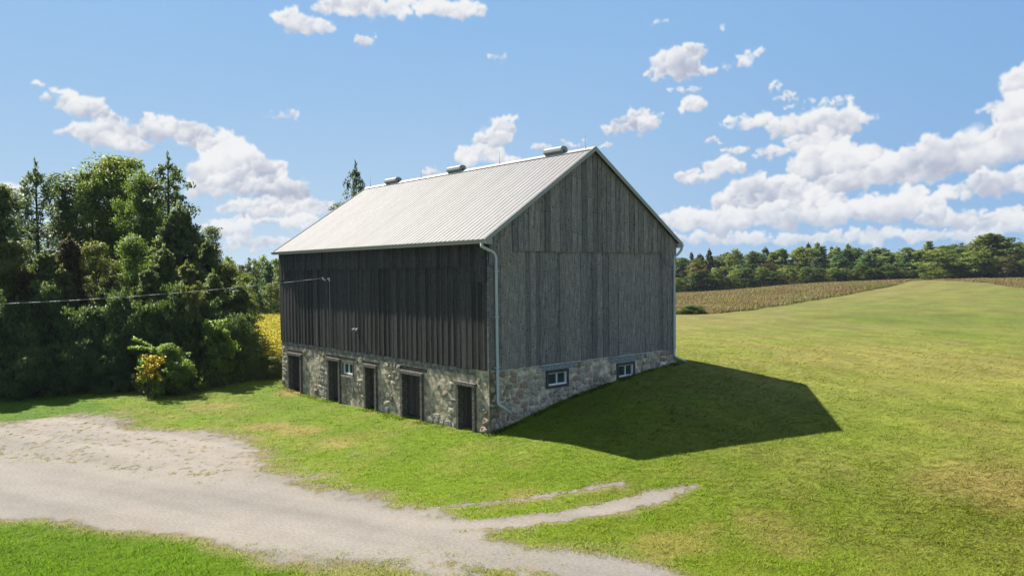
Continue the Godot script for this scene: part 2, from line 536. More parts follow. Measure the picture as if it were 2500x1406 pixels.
func scatter(called: String, mesh: Mesh, material: Material, places: Array, tints: PackedColorArray, parent: Node, category := "", label := "") -> void:
	var mm := MultiMesh.new()
	mm.transform_format = MultiMesh.TRANSFORM_3D
	mm.use_colors = true
	mm.mesh = mesh
	mm.instance_count = places.size()
	for i in places.size():
		mm.set_instance_transform(i, places[i])
		mm.set_instance_color(i, tints[i])
	var o := MultiMeshInstance3D.new()
	o.name = called if parent != self else numbered(called)
	o.multimesh = mm
	o.material_override = material
	parent.add_child(o, true)
	tag(o, label, category, "", "stuff")

func make_lawn() -> void:
	var m := flat_material(Color(1, 1, 1), 0.9, true)
	m.metallic_specular = 0.1
	m.backlight_enabled = true
	m.backlight = Color(0.6, 0.6, 0.4)
	var eye := Vector2(22.7, 18.4)
	var forward := Vector2(-0.756, -0.654)
	var right := Vector2(0.654, -0.756)
	for kind in 2:
		var mesh := blades(12, 0.012, 0.042, 0.10, 0.020, 0.13) if kind == 0 else blades(9, 0.03, 0.085, 0.07, 0.018, 0.13)
		var places: Array = []
		var tints := PackedColorArray()
		var tries := 260000 if kind == 0 else 60000
		for k in tries:
			# even cover near, thinner with distance
			var u := rng.randf()
			var d := 13.5 + u * 9.0 / (1.0 - 0.86 * u)
			var half := 0.72 * d + 3.0
			var l := rng.randf_range(-half, half)
			var p := eye + forward * d + right * l
			var x := p.x
			var z := p.y
			if x < 0.05 and z < 0.0 and x > -LENGTH - 0.1 and z > -WIDTH: continue
			var g := gravel(x, z)
			if g > 0.35:
				var zone := 0.0
				if Geometry2D.is_point_in_polygon(p, upper_outline): zone = 0.20
				elif Geometry2D.is_point_in_polygon(p, verge_outline): zone = 0.40
				var sparse := zone * sm(-0.1, 0.4, fine_noise.get_noise_2d(x * 9.0 + 9.0, z * 9.0))
				if rng.randf() < minf((g - 0.35) * 3.2, 1.0 - sparse): continue
			if z < -30.0 and (inside(x, z, meadow_outline) or inside(x, z, crest_outline)): continue
			if x < -22.0 and (inside(x, z, goldenrod_outline) or inside(x, z, wood_outline)): continue
			var c := lawn_color(x, z)
			var t := rng.randf_range(0.85, 1.2)
			if g > 0.1 or Geometry2D.is_point_in_polygon(p, verge_outline) or Geometry2D.is_point_in_polygon(p, upper_outline): c = c.lerp(Color(0.23, 0.19, 0.11), maxf(0.55, sm(0.05, 0.4, g)) * rng.randf_range(0.45, 1.0))
			c = c.lerp(Color(0.25, 0.225, 0.07), 0.35 * rng.randf() * rng.randf())
			if kind == 1: c = c.lerp(Color(0.085, 0.18, 0.011), 0.35)
			tints.append(Color(c.r * t * 1.08, c.g * t * 1.08, c.b * t * 1.05))
			var s := rng.randf_range(0.75, 1.25) * (1.0 + maxf(0.0, d - 24.0) * 0.016) * (0.25 + 0.75 * sm(76.0, 40.0, d))
			if kind == 1 and fine_noise.get_noise_2d(x * 2.0, z * 2.0) < 0.1: s *= 0.6
			places.append(Transform3D(Basis(Vector3.UP, rng.randf() * TAU).scaled(Vector3(s, s * rng.randf_range(0.8, 1.2), s)), Vector3(x, height(x, z), z)))
		if kind == 1:                                             # taller growth that the mower misses along the walls
			for k in 1500:
				var x := rng.randf_range(-LENGTH, 0.3)
				var z := 0.04 + pow(rng.randf(), 2.0) * 0.3
				if k % 3 == 0:
					z = rng.randf_range(-WIDTH, 0.1)
					x = 0.06 + pow(rng.randf(), 2.0) * 0.3
				if fine_noise.get_noise_2d(x * 1.5, z * 1.5) < -0.1: continue
				var c := lawn_color(x, z).lerp(Color(0.10, 0.115, 0.035), rng.randf() * 0.6)
				tints.append(c)
				var s := rng.randf_range(0.9, 2.2)
				places.append(Transform3D(Basis(Vector3.UP, rng.randf() * TAU).scaled(Vector3(s * 0.8, s, s * 0.8)), Vector3(x, height(x, z), z)))
		scatter("lawn_grass", mesh, m, places, tints, self, "grass", "short mown grass blades on the yard and slope" if kind == 0 else "longer grass tufts dotted through the lawn")

func fill(outline: PackedVector2Array, count: int) -> PackedVector2Array:
	var lo := outline[0]
	var hi := outline[0]
	for p in outline:
		lo = lo.min(p)
		hi = hi.max(p)
	var out := PackedVector2Array()
	var tries := 0
	while out.size() < count and tries < count * 12:
		tries += 1
		var p := Vector2(rng.randf_range(lo.x, hi.x), rng.randf_range(lo.y, hi.y))
		# thinner where it is far from the barn
		if rng.randf() < clampf(60.0 / p.length(), 0.0, 1.0) and Geometry2D.is_point_in_polygon(p, outline): out.append(p)
	return out

func make_meadows() -> void:
	var m := flat_material(Color(1, 1, 1), 0.8, true)
	m.backlight_enabled = true
	m.backlight = Color(0.5, 0.5, 0.45)
	var tall := blades(30, 0.14, 0.46, 0.6, 0.05, 0.5, Color(1.1, 1.0, 0.95), Color(0.8, 0.88, 0.8))
	var places: Array = []
	var tints := PackedColorArray()
	for set_ in [[meadow_outline, 42000], [crest_outline, 7000]]:
		for p in fill(set_[0], set_[1]):
			var n := patch_noise.get_noise_2d(p.x * 0.9, p.y * 0.9)
			var n2 := fine_noise.get_noise_2d(p.x * 0.25, p.y * 0.25)
			var c := Color(0.150, 0.112, 0.050).lerp(Color(0.138, 0.142, 0.045), sm(-0.25, 0.35, n))
			c = c.lerp(Color(0.24, 0.165, 0.105), sm(0.15, 0.5, n2) * 0.7)
			var s := rng.randf_range(0.6, 1.15)
			if rng.randf() < 0.012: c = Color(0.42, 0.31, 0.03) if n2 < 0.0 else Color(0.45, 0.43, 0.38)
			c = c * rng.randf_range(0.9, 1.12)
			tints.append(c)
			places.append(Transform3D(Basis(Vector3.UP, rng.randf() * TAU).scaled(Vector3(s * 1.2, s, s * 1.2)), Vector3(p.x, height(p.x, p.y), p.y)))
	scatter("meadow_grass", tall, m, places, tints, self, "meadow", "tall brown autumn grass of the unmown meadow")
	# goldenrod: leafy stems below, yellow plumes on top
	var v := PackedVector3Array()
	var c2 := PackedColorArray()
	for i in 46:
		var a := rng.randf() * TAU
		var r := sqrt(rng.randf()) * 0.45
		var flower := i < 15
		var y := rng.randf_range(0.85, 1.15) if flower else rng.randf_range(0.05, 0.9)
		var p := Vector3(cos(a) * r, y, sin(a) * r)
		var d := Vector3(rng.randf_range(-1, 1), rng.randf_range(-0.2, 0.8), rng.randf_range(-1, 1)).normalized() * (0.11 if flower else 0.15)
		var s := d.cross(Vector3(rng.randf() - 0.5, 1, rng.randf() - 0.5)).normalized() * (0.06 if flower else 0.035)
		v.append_array([p - s, p + s, p + d])
		var col := Color(0.42, 0.365, 0.020) if flower else Color(0.075, 0.105, 0.022)
		col = col * rng.randf_range(0.75, 1.2)
		c2.append_array([col, col, col])
	places = []
	tints = PackedColorArray()
	for p in fill(goldenrod_outline, 9000):
		var s := rng.randf_range(0.75, 1.25)
		var t := rng.randf_range(0.8, 1.15)
		tints.append(Color(t, t, t))
		places.append(Transform3D(Basis(Vector3.UP, rng.randf() * TAU).scaled(Vector3(s, s, s)), Vector3(p.x, height(p.x, p.y), p.y)))
	scatter("goldenrod_flowers", raw(v, PackedInt32Array(), c2), m, places, tints, self, "flowers", "yellow goldenrod in bloom behind the barn's far end")


# ---------------------------------------------------------------- trees
var lv := PackedVector3Array()
var lc := PackedColorArray()
var ln := PackedVector3Array()
var crown_centre := Vector3(0, 4.5, 0)
var li := PackedInt32Array()

func leaves_begin() -> void:
	lv = PackedVector3Array()
	lc = PackedColorArray()
	ln = PackedVector3Array()
	li = PackedInt32Array()

# n leaves spread through an ellipsoid; each a pointed quad
func clump(at: Vector3, r: Vector3, n: int, size: float, slim: float, tone: float, warm: float, lift := 0.3) -> void:
	var k := lv.size()
	lv.resize(k + n * 4)
	lc.resize(k + n * 4)
	ln.resize(k + n * 4)
	var away := (at - crown_centre).normalized() * 0.55
	var o := li.size()
	li.resize(o + n * 6)
	for i in n:
		var p := Vector3(rng.randfn(), rng.randfn(), rng.randfn()) * 0.52
		if p.length_squared() > 1.6: p *= 0.6
		var q := at + p * r
		var d := Vector3(rng.randf() - 0.5 + p.x * 0.4, rng.randf() - 0.5 + lift, rng.randf() - 0.5 + p.z * 0.4).normalized()
		var s := d.cross(Vector3(rng.randf() - 0.5, rng.randf() - 0.5, rng.randf() - 0.5)).normalized()
		var l := size * (0.6 + 0.8 * rng.randf())
		var nn := (p * 0.9 + away + Vector3(rng.randfn() * 0.45, 0.25 + rng.randfn() * 0.45, rng.randfn() * 0.45)).normalized()
		if d.cross(s).dot(nn) < 0.0: s = -s
		d *= l * 0.5
		s *= l * slim * 0.5
		lv[k] = q - d
		lv[k + 1] = q + s
		lv[k + 2] = q + d
		lv[k + 3] = q - s
		var t := tone * (0.75 + 0.5 * rng.randf())
		var c := Color(t * (1.0 + warm), t, t * (1.0 - warm))
		ln[k] = nn; ln[k + 1] = nn; ln[k + 2] = nn; ln[k + 3] = nn
		lc[k] = c; lc[k + 1] = c; lc[k + 2] = c; lc[k + 3] = c
		li[o] = k; li[o + 1] = k + 1; li[o + 2] = k + 2; li[o + 3] = k; li[o + 4] = k + 2; li[o + 5] = k + 3
		k += 4
		o += 6

func leaves_done() -> ArrayMesh:
	return raw(lv, li, lc, PackedVector2Array(), ln)

# a tree 10 m tall of a given kind: [crown mesh, trunk mesh, crown radius it was built with]
func tree_model(kind: String) -> Array:
	leaves_begin()
	var st := begin()
	var radius := 2.5
	match kind:
		"cedar", "airy", "fspruce":
			var far := kind == "fspruce"
			radius = 2.0 if kind != "airy" else 1.9
			var boughs := {"cedar": 330, "airy": 135, "fspruce": 110}[kind] as int
			var per := {"cedar": 120, "airy": 50, "fspruce": 34}[kind] as int
			for i in boughs:
				var t := pow((i + rng.randf() * 3.0) / (boughs + 3.0), 0.85)
				var y := lerpf(0.25 if not far else 0.6, 9.6, t)
				var reach := radius * (0.14 + 0.86 * pow(1.0 - t, 0.72)) * rng.randf_range(0.45, 1.15) * (1.0 + 0.28 * sin(i * 2.399 * 2.0 + t * 11.0) * float(kind == "cedar"))
				if kind == "airy": reach = radius * (0.30 + 0.70 * pow(1.0 - t, 0.7)) * sm(1.02, 0.9, t) * pow(rng.randf(), 0.6) * 1.2 + 0.08
				var a := i * 2.399 + rng.randf() * 1.6
				var d := Vector3(cos(a), rng.randf_range(-0.1, 0.3), sin(a))
				var tone := rng.randf_range(0.6, 1.4)
				var warm := rng.randf_range(-0.1, 0.24)
				var size := clampf(reach * 0.22, 0.10, 0.36) + 0.10
				clump(Vector3(0, y, 0) + d * reach, Vector3(size, size * rng.randf_range(0.6, 1.1), size), per, 0.175 if not far else 0.40, 0.42 if not far else 0.5, tone, warm, 0.45)
				if kind == "cedar" and i % 2 == 0:
					clump(Vector3(0, y, 0) + d * reach * 0.55, Vector3(size * 1.3, size, size * 1.3), per / 2, 0.20, 0.42, tone * 0.85, warm, 0.3)
				if kind == "airy" and i % 2 == 0:
					sweep(st, PackedVector3Array([Vector3(0, y - reach * 0.25, 0), Vector3(0, y, 0) + d * reach]), PackedFloat32Array([0.03, 0.008]), 3)
			clump(Vector3(0, 9.75, 0), Vector3(0.12, 0.4, 0.12), per / 2, 0.26 if not far else 0.4, 0.4, 0.9, 0.0, 0.9)
			sweep(st, PackedVector3Array([Vector3(0, -0.5, 0), Vector3(0.03, 4, 0.02), Vector3(0, 9.7, 0)]), PackedFloat32Array([0.2, 0.13, 0.02]), 6)
		"fpine":
			radius = 2.6
			for w in 13:
				var t := w / 12.0
				var y := lerpf(0.45, 9.6, t)
				for b in 6 if t < 0.85 else 4:
					var a := b * TAU / 6.0 + w * 0.7 + rng.randf() * 0.6
					var reach := radius * pow(1.0 - t * 0.93, 0.62) * rng.randf_range(0.6, 1.15)
					var d := Vector3(cos(a), rng.randf_range(0.02, 0.3), sin(a))
					var tone := rng.randf_range(0.7, 1.3)
					clump(Vector3(0, y, 0) + d * reach * 0.85, Vector3(reach * 0.34 + 0.15, 0.26, reach * 0.34 + 0.15), 34, 0.55, 0.36, tone, rng.randf_range(-0.1, 0.1), 0.7)
					clump(Vector3(0, y - 0.05, 0) + d * reach * 0.42, Vector3(reach * 0.3, 0.28, reach * 0.3), 18, 0.55, 0.36, tone * 0.85, 0.0, 0.7)
			sweep(st, PackedVector3Array([Vector3(0, -0.5, 0), Vector3(0.05, 5, 0), Vector3(0, 9.6, 0)]), PackedFloat32Array([0.2, 0.13, 0.02]), 5)
		_:
			var far := kind in ["fround", "forange"]
			radius = {"maple": 2.6, "ash": 0.75, "round": 2.2, "fround": 2.5, "forange": 2.9, "bush": 5.2, "vine": 2.8, "arch": 4.6}[kind]
			var low := {"maple": 1.0, "ash": 3.2, "round": 0.8, "fround": 0.25, "forange": 0.25, "bush": 0.3, "vine": 0.6, "arch": 0.6}[kind] as float
			var count := {"maple": 150, "ash": 64, "round": 90, "fround": 90, "forange": 90, "bush": 150, "vine": 60, "arch": 130}[kind] as int
			var per := {"maple": 400, "ash": 120, "round": 240, "fround": 60, "forange": 60, "bush": 190, "vine": 110, "arch": 130}[kind] as int
			var size := {"maple": 0.135, "ash": 0.12, "round": 0.16, "fround": 0.34, "forange": 0.34, "bush": 0.40, "vine": 0.55, "arch": 0.42}[kind] as float
			var blob := {"maple": 0.66, "ash": 0.42, "round": 0.66, "fround": 0.68, "forange": 0.68, "bush": 1.45, "vine": 1.1, "arch": 1.1}[kind] as float
			var limbs: Array = []
			var lobe := rng.randf() * TAU
			for i in count:
				var t := rng.randf()
				var y := lerpf(low, 9.55, t)
				# a crown widest below its middle, tapering to a broken top
				var prof := pow(sin(PI * clampf(0.10 + 0.86 * t, 0.0, 1.0)), 0.62) * (1.15 - 0.42 * t)
				if kind in ["bush", "arch"]: prof = sqrt(maxf(0.0, 1.0 - pow(t, 2.2)))
				if kind == "ash": prof = 0.75 + 0.4 * sin(t * 6.0)
				var a := rng.randf() * TAU
				var lump := 1.0 + 0.26 * sin(a * 3.0 + t * 6.0 + lobe) + 0.20 * sin(a * 5.0 - t * 11.0 + lobe * 2.0)
				var f := pow(rng.randf(), 0.42)
				var spray := kind != "ash" and i % 6 == 0
				if spray:                                       # twigs that reach past the crown
					f = rng.randf_range(1.0, 1.28)
					y += 0.35
				var p := Vector3(cos(a), 0, sin(a)) * radius * prof * lump * f + Vector3(0, y, 0)
				var tone := rng.randf_range(0.68, 1.3)
				var warm := rng.randf_range(-0.12, 0.16)
				if kind == "forange": warm = rng.randf_range(-0.25, 0.3) - 0.25 * (1.0 - t)
				if kind == "arch": warm = rng.randf_range(-0.1, 0.1)
				var b := blob * (rng.randf_range(0.65, 1.3) if not spray else 0.48)
				clump(p, Vector3(b, b * 0.72, b), int(per * rng.randf_range(0.6, 1.3) * (0.4 if spray else 1.0)), size, 0.55, tone, warm, 0.25)
				if i % 7 == 0: limbs.append(p)
			if kind == "arch":                                    # long arching canes
				for k in 3:
					var a: float = [2.75, 3.05, 2.35][k]
					for s in 12:
						var u := s / 11.0
						clump(Vector3(cos(a) * (1.0 + 5.2 * u), [7.4, 4.4, 7.9][k] + [6.0, 2.6, 4.0][k] * u - 2.4 * u * u, sin(a) * (1.0 + 5.2 * u)), Vector3(0.45, 0.34, 0.45), 22, 0.5, 0.55, 1.15, 0.0)
			if kind == "vine" or kind == "bush":
				for k in 6:
					var a := rng.randf() * TAU
					for s in 6:
						var u := s / 5.0
						clump(Vector3(cos(a) * radius * (0.3 + 0.5 * u), 8.2 + 2.2 * sin(u * 2.2), sin(a) * radius * (0.3 + 0.5 * u)), Vector3(0.4, 0.35, 0.4), 12, size, 0.55, 1.15, 0.0)
			var thick := {"maple": 0.26, "ash": 0.09, "round": 0.2, "fround": 0.2, "forange": 0.2, "bush": 0.3, "vine": 0.25, "arch": 0.25}[kind] as float
			sweep(st, PackedVector3Array([Vector3(0, -0.5, 0), Vector3(0.08, 2.5, 0.05), Vector3(-0.05, 5.5, 0.1), Vector3(0.1, 8.8, 0)]), PackedFloat32Array([thick, thick * 0.75, thick * 0.5, 0.03]), 6)
			for p in limbs:
				var y: float = maxf(0.4, p.y - 0.5 * Vector2(p.x, p.z).length() - 0.6)
				sweep(st, PackedVector3Array([Vector3(0, y, 0), Vector3(p.x * 0.5, lerpf(y, p.y, 0.42), p.z * 0.5), p]), PackedFloat32Array([thick * 0.4, thick * 0.25, 0.02]), 4)
	return [leaves_done(), done(st), radius]

func make_trees() -> void:
	var spec: Array = [
	["cedar", -33.93, -0.3, 12.02, 12.95, 1.92, "dark", "dark cedar cut by the picture edge at the far left of the wood", "tree"],
	["cedar", -34.52, -0.31, 14.24, 11.86, 1.88, "dark", "tall dark cedar standing beyond the left end of the wood", "tree"],
	["airy", -40.4, -0.32, 8.81, 14.81, 2.5, "bluedark", "airy pointed conifer with sky between its branches, second from the left end", "tree"],
	["ash", -43.67, -0.37, 6.47, 14.99, 1.74, "pale", "thin pale-leaved tree between the airy conifer and the big lime-green maple", "tree"],
	["ash", -48.31, -0.41, 8.77, 14.45, 1.63, "pale", "thin pale-leaved tree between the dark left cedar and the airy conifer", "tree"],
	["maple", -45.15, -0.4, 2.07, 16.82, 4.89, "lime", "biggest broad maple with sunlit lime-green crown in the left wood", "tree"],
	["maple", -42.26, -0.36, 4.85, 14.33, 2.53, "lime", "lower lime-green maple leaning against the left flank of the biggest maple", "tree"],
	["maple", -38.62, -0.34, 2.17, 14.76, 2.33, "lime2", "mid-green maple between the biggest maple and the tall pointed cedar", "tree"],
	["airy", -37.35, -0.36, 0.7, 15.84, 2.95, "bluedark", "tallest pointed cedar at the right shoulder of the left wood", "tree"],
	["cedar", -33.7, -0.3, 1.07, 11.7, 2.5, "dark", "broad dark cedar under the tallest pointed cedar", "tree"],
	["ash", -38.26, -0.42, -2.83, 11.12, 0.82, "pale", "slender sapling with gaps of sky right of the tallest cedar", "tree"],
	["ash", -34.8, -0.34, -0.72, 10.09, 0.91, "pale", "slender leafy sapling touching the right flank of the tall cedar", "tree"],
	["cedar", -30.41, -0.23, 0.32, 9.03, 1.7, "dark", "dark cedar at the right end of the wood, sloping towards the valley", "tree"],
	["cedar", -31.48, -0.29, 8.44, 9.23, 1.42, "rust", "low cedar with rusty brown tips below the airy conifer", "tree"],
	["cedar", -31.34, -0.3, 9.8, 8.32, 1.65, "dark", "low dark cedar under the airy conifer", "tree"],
	["round", -30.94, -0.28, 7.05, 8.84, 1.7, "olive", "leafy olive tree in front of the lower lime-green maple", "tree"],
	["round", -30.94, -0.27, 4.76, 9.4, 1.89, "lime2", "dense leafy tree in front of the biggest maple", "tree"],
	["cedar", -29.18, -0.24, 3.48, 8.54, 1.87, "dark", "dark cedar below the tallest pointed cedar, nearest the lawn", "tree"],
	["round", -32.07, -0.31, 11.4, 8.83, 1.63, "olive", "low leafy tree at the left end above the lawn shade", "tree"],
	["cedar", -30.03, -0.34, 13.63, 8.51, 1.52, "dark", "low dark cedar just past the left end of the lawn", "tree"],
	["round", -30.39, -0.21, -1.22, 7.45, 1.59, "olive", "rounded olive tree where the left wood drops to the goldenrod field", "tree"],
	["cedar", -27.03, -0.14, -0.52, 5.97, 1.63, "dark", "rounded dark juniper beside the goldenrod field", "tree"],
	["round", -31.78, -0.25, -1.15, 5.76, 1.32, "lime2", "light green young tree behind the dark juniper", "tree"],
	["ash", -36.77, -0.4, -4.56, 7.25, 0.98, "lime", "bright young sapling at the edge of the goldenrod field", "tree"],
	["cedar", -30.63, -0.31, 10.97, 7.19, 1.35, "rust", "low rust-tipped cedar in front of the left end of the wood", "tree"],
	["cedar", -30.33, -0.3, 9.09, 7.29, 1.38, "olive", "low olive cedar under the rusty one", "tree"],
	["cedar", -28.8, -0.27, 6.71, 6.86, 1.52, "olive", "low olive cedar under the lower lime-green maple", "tree"],
	["cedar", -27.65, -0.25, 4.77, 7.19, 1.41, "dark", "low dark cedar right under the biggest maple", "tree"],
	["cedar", -27.18, -0.21, 2.7, 7.41, 1.57, "olive", "low olive cedar under the tall pointed cedar", "tree"],
	["cedar", -27.08, -0.18, 1.07, 6.84, 1.47, "dark", "low dark cedar near the right end of the wood", "tree"],
	["bush", -29.26, -0.34, 13.51, 5.72, 1.73, "shade", "dark leafy understory shrub past the left picture edge", "shrub"],
	["bush", -28.93, -0.33, 11.6, 5.3, 1.42, "shade", "dark leafy understory shrub at the left picture edge under the wire", "shrub"],
	["bush", -29.2, -0.31, 9.93, 6.07, 1.34, "shade", "dark leafy understory shrub below the airy conifer", "shrub"],
	["bush", -27.51, -0.29, 8.43, 4.58, 1.57, "shade", "dark leafy understory shrub left of the rusty cedar foot", "shrub"],
	["bush", -26.93, -0.26, 6.69, 5.61, 1.48, "shade", "dark leafy understory shrub below the biggest maple", "shrub"],
	["bush", -25, -0.24, 5.38, 4.85, 1.34, "shade", "dark leafy understory shrub behind the yellow-flowered shrub", "shrub"],
	["bush", -25.87, -0.22, 3.48, 5.75, 1.39, "shade", "dark leafy understory shrub right of the yellow-flowered shrub", "shrub"],
	["bush", -26.55, -0.34, 11.15, 2.72, 1.49, "shade", "dark leafy understory shrub lowest at the left on the lawn shade", "shrub"],
	["bush", -26.2, -0.3, 9.21, 2.91, 1.29, "shade", "dark leafy understory shrub lowest in the shade between two taller shrubs", "shrub"],
	["bush", -25.12, -0.27, 7.65, 2.02, 1.29, "shade", "dark leafy understory shrub lowest just left of the arching shrub", "shrub"],
	["bush", -25.9, -0.19, 1.99, 4.91, 1.68, "shade", "dark leafy understory shrub between the tall cedar and the dark juniper", "shrub"],
	["bush", -22.48, -0.08, -0.89, 1.28, 0.76, "olive", "low olive weedy shrub by the far barn corner", "shrub"],
	["bush", -24.18, -0.15, 0.77, 3.84, 1.28, "shade", "large dark rounded shrub at the right end of the wood", "shrub"],
	["vine", -22.94, -0.19, 2.39, 3.65, 0.92, "fresh", "bright-leaved sapling rising in front of the large dark shrub", "shrub"],
	["vine", -24.94, -0.21, 3.17, 5.56, 0.75, "olive", "vine-covered snag rising in front of the dark cedars", "shrub"],
	["arch", -21.74, -0.24, 5.58, 2.77, 1.37, "fresh", "arching leafy shrub at the wood edge overgrown with yellow flowers", "shrub"],
	["fround", -95.51, -0.38, -25.31, 9.62, 1.93, "fresh", "green round tree in the valley beyond the goldenrod, behind the barn", "tree"],
	["fpine", -86.32, -0.46, -23.7, 8.12, 1.5, "pine", "blue-green pine in the valley beyond the goldenrod, behind the barn", "tree"],
	["fround", -97, -0.3, -29.7, 9.26, 1.83, "lime3", "light green round tree in the valley beyond the goldenrod, behind the barn", "tree"],
	["fround", -101.89, -0.23, -33.23, 9.86, 1.92, "fresh", "green round tree in the valley beyond the goldenrod, behind the barn", "tree"],
	["fpine", -89.59, -0.33, -29.1, 8.51, 1.89, "pine", "blue-green pine in the valley beyond the goldenrod, behind the barn", "tree"],
	["fround", -92.73, -0.27, -31.58, 9.42, 1.8, "fresh", "green round tree in the valley beyond the goldenrod, behind the barn", "tree"],
	["fround", -82.41, -0.34, -28.23, 8.41, 1.5, "lime3", "light green round tree in the valley beyond the goldenrod, behind the barn", "tree"],
	["fround", -79.72, -0.41, -25.23, 5.55, 1.73, "lime3", "light green round tree in the valley beyond the goldenrod, behind the barn", "tree"],
	["fspruce", -81.23, -0.47, -23.48, 5.64, 1.44, "pine", "blue-green spruce in the valley beyond the goldenrod", "tree"],
	["fround", -89, -0.23, -32.84, 8.41, 1.93, "fresh", "green round tree in the valley beyond the goldenrod, behind the barn", "tree"],
	["fround", -93.35, -0.14, -36.97, 8.93, 2.02, "fresh", "green round tree in the valley beyond the goldenrod, behind the barn", "tree"],
	["fround", -98.37, -0.37, -25.06, 8.7, 1.96, "fresh", "green round tree in the valley beyond the goldenrod, behind the barn", "tree"],
	["fround", -81.56, -0.51, -21.57, 5.14, 1.14, "fresh", "green round tree in the valley beyond the goldenrod, behind the barn", "tree"],
	["airy", -30.72, 0.3, -11.55, 14.86, 1.63, "bluedark", "lone airy conifer rising behind the far end of the metal roof", "tree"],
	["ash", -33.01, 0.19, -11.96, 12.55, 1.52, "bluedark", "ragged dark treetop showing over the roof slope beside the lone conifer", "tree"],
	["ash", -34.44, 0.11, -11.83, 11.31, 1.03, "bluedark", "lowest ragged treetop peeping over the far rake of the roof", "tree"],
	["forange", -83.22, 0.55, -131.19, 7.54, 3.1, "orange", "rounded maple turning orange right beside the barn in the far tree line", "tree"],
	["fspruce", -88.26, 0.91, -143.7, 10.67, 1.65, "darkrust", "pointed dark spruce behind the orange-tinged maple", "tree"],
	["fspruce", -94.76, 0.73, -145.35, 10.32, 1.39, "darkrust", "small pointed spruce nearest the barn in the far tree line", "tree"],
	["fspruce", -81.33, 0.94, -136.43, 5.16, 2.94, "dark", "low dark conifer right of the orange-tinged maple", "tree"],
	["fround", -77.83, 1.23, -135.89, 2.54, 1.45, "yellow", "low yellow-green bush at the foot of the far tree line", "tree"],
	["fpine", -78.85, 1.54, -142.34, 5.69, 3.47, "dark", "dark wide conifer behind the yellow-green bush", "tree"],
	["fpine", -77.41, 1.98, -147.06, 5.52, 3, "bluegreen", "blue-green pine in the middle left of the far tree line", "tree"],
	["fround", -74.92, 2.36, -149.94, 5.6, 3, "rust", "brownish round tree left of the yellow tree in the far line", "tree"],
	["fround", -70.94, 2.62, -151.48, 4.09, 2.28, "yellow", "small tree with yellow leaves in front of the far pines", "tree"],
	["fround", -68.54, 2.77, -154.25, 2.32, 1.98, "mid", "low green shrubby tree right of the yellow-leaved tree", "tree"],
	["fpine", -67.25, 2.86, -158.8, 6.18, 4.01, "bluegreen", "wide blue-green pine left of the crest", "tree"],
	["fpine", -63.5, 2.98, -161.6, 6.59, 4.48, "pine", "wide layered green pine above the brown meadow", "tree"],
	["fpine", -58.5, 3.11, -165.86, 6.77, 4.46, "pine", "layered light green pine in the middle of the crest", "tree"],
	["fpine", -56.01, 3.16, -170.26, 7, 4.48, "dark", "dark layered pine left of the gap in the crest", "tree"],
	["fpine", -51.51, 3.23, -170.87, 7.1, 3.92, "pine", "layered green pine where the brown meadow ends", "tree"],
	["fround", -38.99, 3.47, -154.78, 6.88, 3.92, "lime3", "light green round tree at the top of the mown slope", "tree"],
	["fround", -37.69, 3.48, -163.92, 7.3, 4.04, "mid", "mid-green round tree between the light green one and the tall broad one", "tree"],
	["fround", -31.3, 3.57, -163.67, 9.79, 5.66, "oak", "tallest broad tree of the far line, near the right picture edge", "tree"],
	["fround", -32.17, 3.58, -156.55, 6.25, 3.82, "lime3", "yellow-green tree in front of the tallest broad one", "tree"],
	["forange", -26.59, 3.64, -156.88, 4.79, 2.65, "rust", "rust-tinged tree with pale slanting trunk near the right edge", "tree"],
	["fround", -25.5, 3.64, -164.25, 7.1, 3.4, "mid", "green round tree cut by the right picture edge", "tree"],
	["fspruce", -75.86, 2.62, -170.25, 10.52, 1.83, "darkrust", "taller pointed spruce above the blue-green pine", "tree"],
	["fspruce", -75.36, 2.66, -173.88, 10.75, 2.18, "dark", "tall dark spruce with twin tops above the blue-green pine", "tree"],
	["fspruce", -69.02, 2.85, -178.15, 9.97, 2.26, "dark", "tall dark spruce with open branches above the layered pine", "tree"],
	["fspruce", -72.8, 2.75, -176.84, 9.53, 1.63, "dark", "narrow dark spruce between two taller ones", "tree"],
	["fround", -101.19, 0, -132.14, 8.78, 3.1, "mid", "round leafy tree within the far tree line beyond the slope", "tree"],
	["fpine", -109.1, 0.33, -139.4, 8.93, 3, "bluegreen", "soft pine within the far tree line beyond the slope", "tree"],
	["fround", -98.11, -0.06, -131.19, 9.06, 2.96, "mid", "round leafy tree within the far tree line beyond the slope", "tree"],
	["fspruce", -101.49, 0.23, -138.46, 8.62, 3.19, "dark", "pointed spruce within the far tree line beyond the slope", "tree"],
	["fpine", -93.52, -0.1, -131.57, 8.63, 3.67, "bluegreen", "soft pine within the far tree line beyond the slope", "tree"],
	["fpine", -103.65, 0.65, -146.84, 8.95, 3.21, "bluegreen", "soft pine within the far tree line beyond the slope", "tree"],
	["fround", -94.52, 0.25, -138.8, 8.53, 4.03, "mid", "round leafy tree within the far tree line beyond the slope", "tree"],
	["fround", -97.71, 0.56, -143.98, 8.99, 2.64, "mid", "round leafy tree within the far tree line beyond the slope", "tree"],
	["fround", -93.56, 0.37, -140.12, 9.39, 2.85, "mid", "round leafy tree within the far tree line beyond the slope", "tree"],
	["fround", -96.6, 0.68, -145.49, 8.45, 3.03, "oak", "round leafy tree within the far tree line beyond the slope", "tree"],
	["fround", -89.66, 0.55, -140.34, 8.81, 3.24, "mid", "round leafy tree within the far tree line beyond the slope", "tree"],
	["fspruce", -97.27, 1.11, -152.74, 9.52, 3.09, "darkrust", "pointed spruce within the far tree line beyond the slope", "tree"],
	["fround", -89.44, 1.13, -147.59, 8.74, 4.04, "mid", "round leafy tree within the far tree line beyond the slope", "tree"],
	["fround", -92.04, 1.14, -149.82, 8.11, 3.35, "lime3", "round leafy tree within the far tree line beyond the slope", "tree"],
